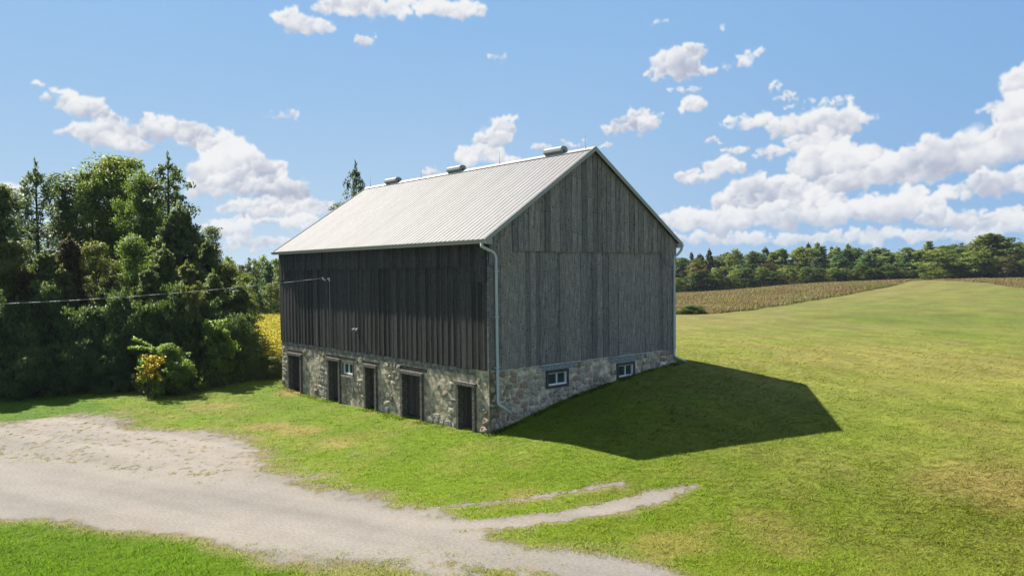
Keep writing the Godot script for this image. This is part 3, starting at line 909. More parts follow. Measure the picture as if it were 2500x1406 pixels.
	["fround", -87.45, 1.44, -150.49, 9.24, 3.07, "mid", "round leafy tree within the far tree line beyond the slope", "tree"],
	["fround", -93.38, 1.54, -158.25, 8.74, 3.21, "mid", "round leafy tree within the far tree line beyond the slope", "tree"],
	["fround", -82.13, 1.5, -145.62, 9.93, 2.88, "lime3", "round leafy tree within the far tree line beyond the slope", "tree"],
	["fround", -87.13, 1.72, -155.16, 8.38, 3.17, "mid", "round leafy tree within the far tree line beyond the slope", "tree"],
	["fround", -80.32, 2, -150.96, 8.88, 3.04, "mid", "round leafy tree within the far tree line beyond the slope", "tree"],
	["fpine", -87.54, 1.94, -161.51, 8.05, 3.48, "bluegreen", "soft pine within the far tree line beyond the slope", "tree"],
	["fround", -80.21, 2.14, -153.78, 8.3, 2.92, "mid", "round leafy tree within the far tree line beyond the slope", "tree"],
	["fspruce", -83.83, 2.16, -162.55, 10.01, 2.56, "dark", "pointed spruce within the far tree line beyond the slope", "tree"],
	["fpine", -78.27, 2.36, -156.71, 8.2, 2.97, "dark", "soft pine within the far tree line beyond the slope", "tree"],
	["fround", -81.99, 2.28, -163.66, 8.75, 2.96, "lime3", "round leafy tree within the far tree line beyond the slope", "tree"],
	["fspruce", -76.17, 2.51, -157.65, 9.03, 3.18, "dark", "pointed spruce within the far tree line beyond the slope", "tree"],
	["fround", -82.71, 2.34, -169, 9.68, 2.96, "lime3", "round leafy tree within the far tree line beyond the slope", "tree"],
	["fround", -74.26, 2.64, -162.38, 9.25, 3.13, "lime3", "round leafy tree within the far tree line beyond the slope", "tree"],
	["fround", -78.99, 2.5, -170.67, 8.32, 2.53, "lime3", "round leafy tree within the far tree line beyond the slope", "tree"],
	["fround", -71.32, 2.76, -162.82, 8.79, 3.8, "lime3", "round leafy tree within the far tree line beyond the slope", "tree"],
	["fround", -75.64, 2.64, -171.67, 9.36, 3.6, "lime3", "round leafy tree within the far tree line beyond the slope", "tree"],
	["fpine", -69.13, 2.83, -164.14, 9.02, 3.15, "pine", "soft pine within the far tree line beyond the slope", "tree"],
	["fpine", -76.68, 2.63, -177.7, 8.16, 3.13, "bluegreen", "soft pine within the far tree line beyond the slope", "tree"],
	["fspruce", -68.82, 2.86, -171.49, 9, 3.47, "dark", "pointed spruce within the far tree line beyond the slope", "tree"],
	["fround", -69.7, 2.83, -174.64, 7.78, 2.64, "lime3", "round leafy tree within the far tree line beyond the slope", "tree"],
	["fpine", -64.36, 2.97, -167.41, 7.87, 3.63, "bluegreen", "soft pine within the far tree line beyond the slope", "tree"],
	["fround", -67.91, 2.88, -178.01, 8.97, 2.84, "mid", "round leafy tree within the far tree line beyond the slope", "tree"],
	["fround", -63.39, 3, -170.61, 8.43, 3.58, "mid", "round leafy tree within the far tree line beyond the slope", "tree"],
	["fround", -68.22, 2.87, -180.59, 7.55, 2.91, "mid", "round leafy tree within the far tree line beyond the slope", "tree"],
	["fspruce", -60.82, 3.05, -175.98, 8.29, 4, "dark", "pointed spruce within the far tree line beyond the slope", "tree"],
	["fround", -65.77, 2.92, -185.11, 8.4, 3.64, "mid", "round leafy tree within the far tree line beyond the slope", "tree"],
	["fround", -60.78, 3.04, -179.27, 8.48, 3.62, "mid", "round leafy tree within the far tree line beyond the slope", "tree"],
	["fpine", -64.12, 2.94, -187.64, 7.73, 3.66, "bluegreen", "soft pine within the far tree line beyond the slope", "tree"],
	["fround", -57.11, 3.09, -181.66, 7.33, 3.26, "lime3", "round leafy tree within the far tree line beyond the slope", "tree"],
	["fpine", -63.16, 2.95, -192.76, 7.35, 3, "dark", "soft pine within the far tree line beyond the slope", "tree"],
	["fround", -56.96, 3.08, -185.63, 8.78, 3.3, "oak", "round leafy tree within the far tree line beyond the slope", "tree"],
	["fpine", -59.4, 3, -195.27, 7.98, 2.89, "pine", "soft pine within the far tree line beyond the slope", "tree"],
	["fround", -53.05, 3.16, -182.02, 7.58, 3.92, "lime3", "round leafy tree within the far tree line beyond the slope", "tree"],
	["fround", -59.36, 2.99, -198, 8.04, 2.85, "mid", "round leafy tree within the far tree line beyond the slope", "tree"],
	["fpine", -52.09, 3.15, -185.89, 9.75, 3.1, "dark", "soft pine within the far tree line beyond the slope", "tree"],
	["fround", -55.44, 3.03, -201.09, 8.76, 3.41, "mid", "round leafy tree within the far tree line beyond the slope", "tree"],
	["fround", -50.66, 3.14, -191.58, 9.08, 3.95, "oak", "round leafy tree within the far tree line beyond the slope", "tree"],
	["fround", -52.41, 3.07, -200.8, 9.14, 2.91, "mid", "round leafy tree within the far tree line beyond the slope", "tree"],
	["fround", -48.04, 3.16, -192.38, 9.16, 3.83, "oak", "round leafy tree within the far tree line beyond the slope", "tree"],
	["fround", -52.03, 3.06, -203.1, 8.51, 2.65, "lime3", "round leafy tree within the far tree line beyond the slope", "tree"],
	["fround", -45.71, 3.16, -196.61, 9.38, 3.56, "mid", "round leafy tree within the far tree line beyond the slope", "tree"],
	["fround", -48.91, 3.08, -206.66, 8.99, 3.39, "oak", "round leafy tree within the far tree line beyond the slope", "tree"],
	["fround", -41.1, 3.25, -192.1, 10.51, 3.68, "mid", "round leafy tree within the far tree line beyond the slope", "tree"],
	["fround", -46.38, 3.1, -207.1, 10.76, 3.16, "lime3", "round leafy tree within the far tree line beyond the slope", "tree"],
	["fround", -41.2, 3.19, -198.57, 10.83, 2.8, "mid", "round leafy tree within the far tree line beyond the slope", "tree"],
	["fround", -44.48, 3.12, -211.55, 9.99, 2.55, "mid", "round leafy tree within the far tree line beyond the slope", "tree"],
	["fround", -37.53, 3.25, -196.79, 9.47, 3.76, "oak", "round leafy tree within the far tree line beyond the slope", "tree"],
	["fround", -43.32, 3.13, -213.4, 9.2, 3.05, "mid", "round leafy tree within the far tree line beyond the slope", "tree"],
	["fpine", -36.44, 3.25, -198.27, 8.77, 2.96, "dark", "soft pine within the far tree line beyond the slope", "tree"],
	["fspruce", -40.25, 3.16, -215.31, 9.91, 2.65, "dark", "pointed spruce within the far tree line beyond the slope", "tree"],
	["fpine", -34.7, 3.23, -203.3, 9.08, 3.49, "bluegreen", "soft pine within the far tree line beyond the slope", "tree"],
	["fround", -37.55, 3.19, -215.05, 9.41, 3.16, "mid", "round leafy tree within the far tree line beyond the slope", "tree"],
	["fround", -32.79, 3.24, -208.41, 9.47, 3.07, "mid", "round leafy tree within the far tree line beyond the slope", "tree"],
	["fpine", -35.35, 3.21, -219.52, 7.85, 2.96, "bluegreen", "soft pine within the far tree line beyond the slope", "tree"],
	["fround", -31.91, 3.25, -210.84, 9.86, 2.87, "lime3", "round leafy tree within the far tree line beyond the slope", "tree"],
	["fround", -34.31, 3.22, -220.84, 8.87, 3.65, "mid", "round leafy tree within the far tree line beyond the slope", "tree"],
	["fround", -28.77, 3.3, -208.15, 9.72, 3.92, "oak", "round leafy tree within the far tree line beyond the slope", "tree"],
	["fround", -32.2, 3.25, -228.77, 9.62, 3.14, "mid", "round leafy tree within the far tree line beyond the slope", "tree"],
	["fround", -89.41, 0.2, -120.98, 4.3, 2.5, "lime3", "low leafy tree at the foot of and within the far tree line", "tree"],
	["fround", -87.24, 0.25, -123.63, 3.77, 2.85, "mid", "low leafy tree at the foot of and within the far tree line", "tree"],
	["fround", -85.06, 0.36, -126.31, 4.27, 2.49, "olive", "low leafy tree at the foot of and within the far tree line", "tree"],
	["fround", -82.47, 0.59, -129.51, 5.27, 3.01, "mid", "low leafy tree at the foot of and within the far tree line", "tree"],
	["fround", -80.65, 0.8, -131.74, 4.77, 2.89, "mid", "low leafy tree at the foot of and within the far tree line", "tree"],
	["fround", -79.22, 1, -133.51, 5.79, 2.31, "lime3", "low leafy tree at the foot of and within the far tree line", "tree"],
	["fround", -77.17, 1.3, -136.03, 3.81, 2.62, "olive", "low leafy tree at the foot of and within the far tree line", "tree"],
	["fround", -75.14, 1.6, -138.54, 5.14, 3.06, "mid", "low leafy tree at the foot of and within the far tree line", "tree"],
	["fround", -72.66, 1.97, -141.59, 4.87, 2.32, "lime3", "low leafy tree at the foot of and within the far tree line", "tree"],
	["fround", -70.88, 2.21, -143.78, 3.68, 3.04, "mid", "low leafy tree at the foot of and within the far tree line", "tree"],
	["fround", -68.7, 2.47, -146.47, 4.81, 2.41, "lime3", "low leafy tree at the foot of and within the far tree line", "tree"],
	["fround", -65.87, 2.72, -149.96, 4.02, 2.16, "mid", "low leafy tree at the foot of and within the far tree line", "tree"],
	["fround", -64.27, 2.83, -151.92, 3.73, 2.46, "mid", "low leafy tree at the foot of and within the far tree line", "tree"],
	["fround", -61.75, 2.95, -155.02, 3.6, 2.62, "lime3", "low leafy tree at the foot of and within the far tree line", "tree"],
	["fround", -60.36, 3.01, -156.74, 3.42, 2.43, "lime3", "low leafy tree at the foot of and within the far tree line", "tree"],
	["fround", -57.5, 3.11, -160.26, 4.23, 2.34, "mid", "low leafy tree at the foot of and within the far tree line", "tree"],
	["fround", -55.59, 3.16, -162.62, 3.1, 2.78, "olive", "low leafy tree at the foot of and within the far tree line", "tree"],
	["fround", -53.35, 3.21, -165.37, 3.97, 2.51, "mid", "low leafy tree at the foot of and within the far tree line", "tree"],
	["fround", -51.17, 3.25, -168.05, 2.74, 2.3, "lime3", "low leafy tree at the foot of and within the far tree line", "tree"],
	["fround", -49.75, 3.27, -169.8, 4.23, 2.18, "mid", "low leafy tree at the foot of and within the far tree line", "tree"],
	["fround", -42.41, 3.41, -160.74, 4.26, 2.45, "mid", "low leafy tree at the foot of and within the far tree line", "tree"],
	["fround", -37.03, 3.51, -153.64, 4.04, 1.93, "olive", "low leafy tree at the foot of and within the far tree line", "tree"],
	["fround", -34.63, 3.54, -155.11, 3.08, 2.1, "mid", "low leafy tree at the foot of and within the far tree line", "tree"],
	["fround", -33.53, 3.56, -155.77, 3.6, 2.51, "mid", "low leafy tree at the foot of and within the far tree line", "tree"],
	["fround", -30.85, 3.59, -157.39, 4.2, 1.91, "mid", "low leafy tree at the foot of and within the far tree line", "tree"],
	["fround", -28.77, 3.61, -158.63, 4.92, 2.66, "lime3", "low leafy tree at the foot of and within the far tree line", "tree"],
	["fround", -26.98, 3.63, -159.69, 4.49, 2.22, "lime3", "low leafy tree at the foot of and within the far tree line", "tree"],
	["fround", -24.99, 3.65, -160.86, 4.07, 1.94, "lime3", "low leafy tree at the foot of and within the far tree line", "tree"],
	["fround", -22.26, 3.68, -162.44, 2.94, 2.02, "mid", "low leafy tree at the foot of and within the far tree line", "tree"],
	["fround", -97.6, -0.14, -37.94, 8.45, 2.5, "lime3", "leafy tree hidden behind the barn, within the far tree line", "tree"],
	["fpine", -102.07, -0.06, -43.27, 8.47, 2.99, "pine", "leafy tree hidden behind the barn, within the far tree line", "tree"],
	["fpine", -105.06, 0, -47.77, 8.49, 2.37, "mid", "leafy tree hidden behind the barn, within the far tree line", "tree"],
	["fround", -98.81, 0.03, -47.56, 8.38, 2.85, "lime3", "leafy tree hidden behind the barn, within the far tree line", "tree"],
	["fround", -105.37, 0.09, -54.33, 8.47, 2.72, "mid", "leafy tree hidden behind the barn, within the far tree line", "tree"],
	["fround", -107.35, 0.14, -60.52, 8.48, 2.6, "lime3", "leafy tree hidden behind the barn, within the far tree line", "tree"],
	["fpine", -109.72, 0.16, -64.58, 8.54, 3.29, "pine", "leafy tree hidden behind the barn, within the far tree line", "tree"],
	["fround", -111.74, 0.18, -69.57, 8.59, 2.89, "mid", "leafy tree hidden behind the barn, within the far tree line", "tree"],
	["fround", -112.08, 0.2, -75.1, 8.62, 3.2, "lime3", "leafy tree hidden behind the barn, within the far tree line", "tree"],
	["fround", -111.82, 0.21, -79.61, 8.64, 3.73, "mid", "leafy tree hidden behind the barn, within the far tree line", "tree"],
	["fpine", -106.78, 0.26, -79.53, 8.54, 3.46, "oak", "leafy tree hidden behind the barn, within the far tree line", "tree"],
	["fround", -107.25, 0.26, -83.65, 8.59, 2.85, "pine", "leafy tree hidden behind the barn, within the far tree line", "tree"],
	["fround", -110.17, 0.21, -90.62, 8.73, 3.59, "mid", "leafy tree hidden behind the barn, within the far tree line", "tree"],
	["fround", -113.26, 0.16, -98.4, 8.89, 3.86, "lime3", "leafy tree hidden behind the barn, within the far tree line", "tree"],
	["fround", -108.28, 0.17, -101.11, 8.83, 3.01, "lime3", "leafy tree hidden behind the barn, within the far tree line", "tree"],
	["fround", -105.63, 0.17, -102.51, 8.82, 2.7, "oak", "leafy tree hidden behind the barn, within the far tree line", "tree"],
	["fpine", -103.52, 0.14, -107.32, 8.86, 3.53, "oak", "leafy tree hidden behind the barn, within the far tree line", "tree"],
	["fround", -104.23, 0.07, -113.06, 8.99, 3.37, "pine", "leafy tree hidden behind the barn, within the far tree line", "tree"],
	["fround", -101.89, 0.05, -115.49, 9.01, 3.6, "oak", "leafy tree hidden behind the barn, within the far tree line", "tree"],
	["fround", -104.86, -0.01, -123.63, 9.19, 3.12, "lime3", "leafy tree hidden behind the barn, within the far tree line", "tree"],
	["fround", -98.57, -0.05, -124.07, 9.15, 3.97, "lime3", "leafy tree hidden behind the barn, within the far tree line", "tree"],
	["fpine", -131.56, -0.46, 22.77, 8.72, 3.32, "oak", "leafy tree behind the left wood, within the far tree line", "tree"],
	["fpine", -133.77, -0.43, 18.61, 9.53, 3.16, "mid", "leafy tree behind the left wood, within the far tree line", "tree"],
	["fround", -148.24, -0.33, 15.7, 9.73, 3.47, "oak", "leafy tree behind the left wood, within the far tree line", "tree"],
	["fround", -149.73, -0.3, 11.65, 9.24, 3.37, "oak", "leafy tree behind the left wood, within the far tree line", "tree"],
	["fround", -127.05, -0.44, 10.01, 9.79, 3.28, "mid", "leafy tree behind the left wood, within the far tree line", "tree"],
	["fround", -125.56, -0.43, 6.72, 8.89, 3.83, "oak", "leafy tree behind the left wood, within the far tree line", "tree"],
	["fround", -132.4, -0.36, 2.09, 8.73, 3.97, "oak", "leafy tree behind the left wood, within the far tree line", "tree"],
	["fpine", -129.36, -0.37, -0.09, 9.23, 3.3, "oak", "leafy tree behind the left wood, within the far tree line", "tree"],
	["fround", -118.33, -0.43, -2.76, 9.82, 3.33, "oak", "leafy tree behind the left wood, within the far tree line", "tree"],
	["fpine", -133.49, -0.27, -9.83, 9.39, 4.25, "pine", "leafy tree behind the left wood, within the far tree line", "tree"],
	["fpine", -125.48, -0.31, -12.35, 9.08, 3.63, "pine", "leafy tree behind the left wood, within the far tree line", "tree"],
	["fround", -108.89, -0.44, -12.64, 8.96, 3.01, "mid", "leafy tree behind the left wood, within the far tree line", "tree"],
	["fround", -123.21, -0.27, -20.18, 8.47, 3.78, "mid", "leafy tree behind the left wood, within the far tree line", "tree"],
	["fround", -96.9, -0.48, -17.46, 9.2, 2.87, "oak", "leafy tree behind the left wood, within the far tree line", "tree"],
	["fround", -111.91, -0.29, -25.81, 8.37, 3.85, "mid", "leafy tree behind the left wood, within the far tree line", "tree"]]
	var variants := {"cedar": 3, "airy": 3, "ash": 3, "maple": 3, "round": 2, "bush": 3, "vine": 2, "arch": 1, "fround": 4, "forange": 1, "fpine": 3, "fspruce": 3}
	var called := {"cedar": "cedar_tree", "airy": "conifer_tree", "ash": "ash_tree", "maple": "maple_tree", "round": "leafy_tree", "bush": "shrub", "vine": "sapling", "arch": "arching_shrub",
		"fround": "leafy_tree", "forange": "maple_tree", "fpine": "pine_tree", "fspruce": "spruce_tree"}
	var models := {}
	var used := {}
	for s in spec:
		var kind: String = s[0]
		if not models.has(kind):
			models[kind] = []
			used[kind] = 0
			for k in variants[kind]:
				var mdl := tree_model(kind)
				var o := Node3D.new()
				part("trunk", mdl[1], bark, o)
				part("crown", mdl[0], leaf_material("mid"), o)
				o.set_meta("radius", mdl[2])
				models[kind].append(o)
		var pick: Node3D = models[kind][used[kind] % models[kind].size()]
		used[kind] += 1
		var o: Node3D = pick.duplicate()
		o.remove_meta("radius")
		o.name = numbered(called[kind])
		add_child(o)
		o.position = Vector3(s[1], s[2], s[3])
		var wide: float = s[5] / float(pick.get_meta("radius"))
		o.scale = Vector3(wide, s[4] / 10.0, wide)
		o.rotation.y = rng.randf() * TAU if kind != "arch" else 0.4
		(o.get_node("crown") as MeshInstance3D).material_override = leaf_material(s[6])
		if kind in ["ash", "forange"]: (o.get_node("trunk") as MeshInstance3D).material_override = bark_pale
		var label: String = s[7]
		tag(o, label, s[8], "trees of the far tree line" if "within the far" in label else ("trees in the valley" if "valley" in label else ("understory shrubs" if "understory" in label else "")))
	for kind in models:
		for o in models[kind]: o.free()

func make_weeds() -> void:
	var m := flat_material(Color(1, 1, 1), 0.8, true)
	m.backlight_enabled = true
	m.backlight = Color(0.5, 0.5, 0.45)
	var places: PackedVector2Array = [Vector2(-22.52, 6.48), Vector2(-21.39, 5.94), Vector2(-20.94, 5.43), Vector2(-21.75, 4.07), Vector2(-22, 2.84), Vector2(-22.38, 1.74), Vector2(-22.89, 0.8), Vector2(-23.71, 1.75)]
	var about := ["left of the arching shrub's foot", "before the arching shrub's foot", "right before the arching shrub", "between the arching shrub and the lawn bend", "with a pointed grey plume, on the lawn bend", "right of the plumed one", "nearest the far barn corner", "behind the plumed one in the shade"]
	for k in places.size():
		leaves_begin()
		var st := begin()
		for i in 26:
			var a := rng.randf() * TAU
			var r := rng.randf() * 0.8
			var h := rng.randf_range(0.4, 1.25)
			var p := Vector3(cos(a) * r, 0, sin(a) * r)
			sweep(st, PackedVector3Array([p, p + Vector3(rng.randf_range(-0.1, 0.1), h, rng.randf_range(-0.1, 0.1))]), PackedFloat32Array([0.012, 0.006]), 3)
			clump(p + Vector3(0, h * 0.45, 0), Vector3(0.15, h * 0.35, 0.15), 16, 0.13, 0.35, rng.randf_range(0.7, 1.2), 0.0)
			clump(p + Vector3(0, h * 0.95, 0), Vector3(0.08, 0.15, 0.08), 9, 0.10, 0.5, rng.randf_range(1.1, 1.8), 0.25, 0.6)
		var o := thing("weed_plant", "tall seedy weed clump " + about[k], "weeds", Vector3(places[k].x, height(places[k].x, places[k].y), places[k].y))
		part("stem", done(st), bark, o)
		part("foliage", leaves_done(), leaf_material("olive" if k % 2 == 0 else "lime2"), o)
	# the yellow flowers over the arching shrub
	leaves_begin()
	var at: Vector3 = (get_node("arching_shrub") as Node3D).position
	for i in 46:
		var u := rng.randf()
		clump(Vector3(rng.randf_range(-0.75, 0.75), 0.9 + 1.25 * u, rng.randf_range(-0.5, 0.5)), Vector3(0.16, 0.13, 0.16), 20, 0.10, 0.8, rng.randf_range(0.8, 1.25), 0.05)
	var flowers := thing("goldenrod_plant", "goldenrod blooming orange-yellow on the front of the arching shrub", "flowers", at + Vector3(1.02, 0.1, 1.12))
	part("blossoms", leaves_done(), flat_material(Color(0.42, 0.32, 0.018), 0.8, true), flowers)
	var st2 := begin()
	for i in 14:
		var p := Vector3(rng.randf_range(-0.6, 0.6), -0.2, rng.randf_range(-0.4, 0.4))
		sweep(st2, PackedVector3Array([p, p + Vector3(rng.randf_range(-0.2, 0.2), 1.9, rng.randf_range(-0.1, 0.1))]), PackedFloat32Array([0.012, 0.006]), 3)
	part("stem", done(st2), bark, flowers)
	# rough bushes at the near corner of the brown meadow
	var bushes: Array = [[-24.0, -46.6, 0.95, "greyish green bush at the near corner of the brown meadow"], [-27.4, -45.2, 1.0, "reddish brown bush left of the greyish green one"], [-30.6, -43.8, 1.1, "dull olive bush close beside the barn's far wall, at the meadow"], [-25.2, -48.6, 0.85, "dark green bush behind the greyish green one"], [-29.0, -46.8, 1.0, "low olive bush between the reddish and the dull one"]]
	var mdl := tree_model("bush")
	for k in bushes.size():
		var b: Array = bushes[k]
		var o := thing("bush", b[3], "bush", Vector3(b[0], height(b[0], b[1]) - 0.1, b[1]))
		o.rotation.y = k * 1.3
		part("stem", mdl[1], bark, o).scale = Vector3(0.26, 0.09, 0.26) * b[2]
		part("foliage", mdl[0], leaf_material(["pale", "rust", "olive", "mid", "olive"][k]), o).scale = Vector3(0.26, 0.10, 0.26) * b[2]


# ---------------------------------------------------------------- the barn
# a vertical board: cupped by the weather, its edges standing proud, slightly twisted and of uneven length
func board(parent: Node, m: Material, o: Vector3, along: Vector3, out: Vector3, w: float, y0: float, yl: float, yr: float, proud: float, tone: Color, cup_most := 0.016, called := "board") -> void:
	var v := PackedVector3Array()
	var c := PackedColorArray()
	var uv := PackedVector2Array()
	var idx := PackedInt32Array()
	var cup := rng.randf_range(0.002, cup_most)
	var tilt := rng.randfn() * cup_most * 0.55
	var bow := rng.randf_range(-0.006, 0.008)
	var uo := Vector2(rng.randf(), rng.randf())
	var cut := rng.randf_range(-0.012, 0.02)
	for r in 3:
		for k in 5:
			var s := k / 4.0
			var top := lerpf(yl, yr, s)
			var low := y0 + cut
			var y := lerpf(low, top, r / 2.0)
			var q := 2.0 * s - 1.0
			var d := proud + 0.016 + cup * q * q * (1.0 - 0.25 * r) + tilt * (s - 0.5) * (1.2 - 0.4 * r) + (bow if r == 1 else 0.0)
			v.append(o + along * (s * w) + out * d + Vector3(0, y, 0))
			uv.append(uo + Vector2(s * w / 1.1, -y / 2.4))
			c.append(tone)
	var base := v.size()
	for r in 3:
		for side in 2:
			var i := r * 5 + side * 4
			var p := v[i]
			var depth := (p - o).dot(out) - (proud - 0.012)
			v.append(p - out * depth)
			uv.append(uv[i] + Vector2(0.02, 0))
			c.append(tone * 0.9)
	for r in 2:
		for k in 4:
			var a := r * 5 + k
			idx.append_array([a, a + 5, a + 6, a, a + 6, a + 1])
		var b := base + r * 2
		idx.append_array([r * 5, b, b + 2, r * 5, b + 2, r * 5 + 5])
		idx.append_array([r * 5 + 4, r * 5 + 9, b + 3, r * 5 + 4, b + 3, b + 1])
	for k in 4:
		idx.append_array([k, k + 1, base + 1])
	idx.append_array([0, base + 1, base])
	part(called, raw(v, idx, c, uv), m, parent)

func roof_under(z: float) -> float:                      # underside of the roof over the gable wall
	var mid := -WIDTH * 0.5
	return EAVE + (RIDGE - EAVE) * (1.0 - absf(z - mid) / (WIDTH * 0.5 + OVER_EAVE)) - 0.09

func seam(t: float, most: float, full: float, drop: float) -> float:   # lower edge of the upper boards, dropping at both corners
	var e := minf(t, most - t)
	return full - drop * (1.0 - clampf((e - 0.62) / 0.6, 0.0, 1.0))

func siding(barn: Node3D, m: Material, back: Material, origin: Vector3, along: Vector3, out: Vector3, length: float, full: float, drop: float, gable: bool, tones: Array, cup: float) -> void:
	var st := begin()
	if gable:
		var top := roof_under(-WIDTH * 0.5)
		var pts: Array = [Vector3(0, SILL, 0), Vector3(0, roof_under(0), 0), Vector3(0, top, -WIDTH * 0.5), Vector3(0, roof_under(-WIDTH), -WIDTH), Vector3(0, SILL, -WIDTH)]
		for k in range(1, 4):
			tri(st, origin + pts[0] - out * 0.02, origin + pts[k] - out * 0.02, origin + pts[k + 1] - out * 0.02)
			tri(st, origin + pts[0] - out * 0.12, origin + pts[k + 1] - out * 0.12, origin + pts[k] - out * 0.12)
	else:
		slab(st, origin + Vector3(0, SILL, 0) - out * 0.12, along * length, Vector3(0, EAVE - 0.12 - SILL, 0), out * 0.10)
	var wall := part("siding_wall", done(st), back, barn)
	for tier in 2:
		var s := 0.0
		while s < length - 0.02:
			var w := rng.randf_range(0.35, 0.43) if not gable else rng.randf_range(0.27, 0.38)
			if length - s - w < 0.14: w = length - s
			var a := origin + along * s
			var gap := rng.randf_range(0.014, 0.034)
			var e0 := seam(s + 0.01, length, full, drop)
			var e1 := seam(s + w - 0.01, length, full, drop)
			var t: Color = tones[rng.randi() % tones.size()]
			var k := rng.randf_range(0.66, 1.22)
			t = Color(t.r * k, t.g * k, t.b * k)
			if tier == 0:
				board(wall, m, a, along, out, w - gap, SILL + rng.randf_range(-0.03, 0.02), e0 + 0.12, e1 + 0.12, rng.randf_range(-0.004, 0.018), t, cup)
			else:
				var y0 := minf(e0, e1) if absf(e0 - e1) < 0.02 else (e0 + e1) * 0.5
				var z0 := (a - origin).dot(along)
				var yl := roof_under(-z0) - 0.03 if gable else EAVE - 0.10
				var yr := roof_under(-(z0 + w)) - 0.03 if gable else EAVE - 0.10
				# the mitred end boards follow the slanted seam
				var v0 := minf(e0, e1)
				board(wall, m, a, along, out, w - gap, v0 if absf(e0 - e1) > 0.02 else y0, yl, yr, 0.060 + rng.randf_range(0.0, 0.018), t, cup)
			# the batten over the joint to the next board
			if s + w < length - 0.1 and not (gable and tier == 1):
				var bw := rng.randf_range(0.085, 0.125) if not gable else 0.05
				var j := a + along * (w - gap * 0.5 - bw * 0.5)
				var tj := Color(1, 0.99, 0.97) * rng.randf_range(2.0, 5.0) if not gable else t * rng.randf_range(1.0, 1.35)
				if gable and rng.randf() < 0.45:
					s += w
					continue
				var ej := seam(s + w, length, full, drop)
				var pj := 0.022 if not gable else 0.012
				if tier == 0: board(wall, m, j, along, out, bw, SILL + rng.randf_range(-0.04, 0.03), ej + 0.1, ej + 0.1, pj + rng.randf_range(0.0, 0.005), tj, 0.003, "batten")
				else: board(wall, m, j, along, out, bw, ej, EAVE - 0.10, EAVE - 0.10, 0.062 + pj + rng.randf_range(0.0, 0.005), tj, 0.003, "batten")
			s += w

func wall_boxes(st: SurfaceTool, origin: Vector3, along: Vector3, out: Vector3, length: float, lo: float, hi: float, thick: float, holes: Array) -> void:
	var cuts: Array = [0.0, length]
	for r in holes:
		cuts.append(r[0]); cuts.append(r[1])
	cuts.sort()
	for i in cuts.size() - 1:
		if cuts[i + 1] - cuts[i] < 0.001: continue
		var mid: float = (cuts[i] + cuts[i + 1]) * 0.5
		var y := lo
		var cross: Array = []
		for r in holes:
			if mid > r[0] and mid < r[1]: cross.append([r[2], r[3]])
		cross.sort()
		for r in cross:
			if r[0] > y: slab(st, origin + along * cuts[i] + Vector3(0, y, 0) - out * thick, along * (cuts[i + 1] - cuts[i]), Vector3(0, r[0] - y, 0), out * thick)
			y = maxf(y, r[1])
		if y < hi: slab(st, origin + along * cuts[i] + Vector3(0, y, 0) - out * thick, along * (cuts[i + 1] - cuts[i]), Vector3(0, hi - y, 0), out * thick)

var stone_meshes: Array = []
var stone_materials: Array = []

func make_stones() -> void:
	for k in 14:
		var st := begin()
		st.set_smooth_group(0 if k % 3 == 0 else -1)
		var n := 7 + k % 3
		var outer := PackedVector3Array()
		var inner := PackedVector3Array()
		for i in n:
			var a := TAU * (i + rng.randf_range(-0.25, 0.25)) / n
			var x := cos(a)
			var y := sin(a)
			var f := 0.5 / pow(pow(absf(x), 3.2) + pow(absf(y), 3.2), 1.0 / 3.2) * rng.randf_range(0.82, 1.05)
			outer.append(Vector3(x * f, y * f, -0.3))
			inner.append(Vector3(x * f * 0.78, y * f * 0.78, rng.randf_range(0.55, 0.95)))
		var mid := Vector3(rng.randf_range(-0.15, 0.15), rng.randf_range(-0.15, 0.15), rng.randf_range(0.8, 1.15))
		for i in n:
			var j := (i + 1) % n
			quad(st, outer[j], outer[i], inner[i], inner[j])
			tri(st, inner[j], inner[i], mid)
		stone_meshes.append(done(st))

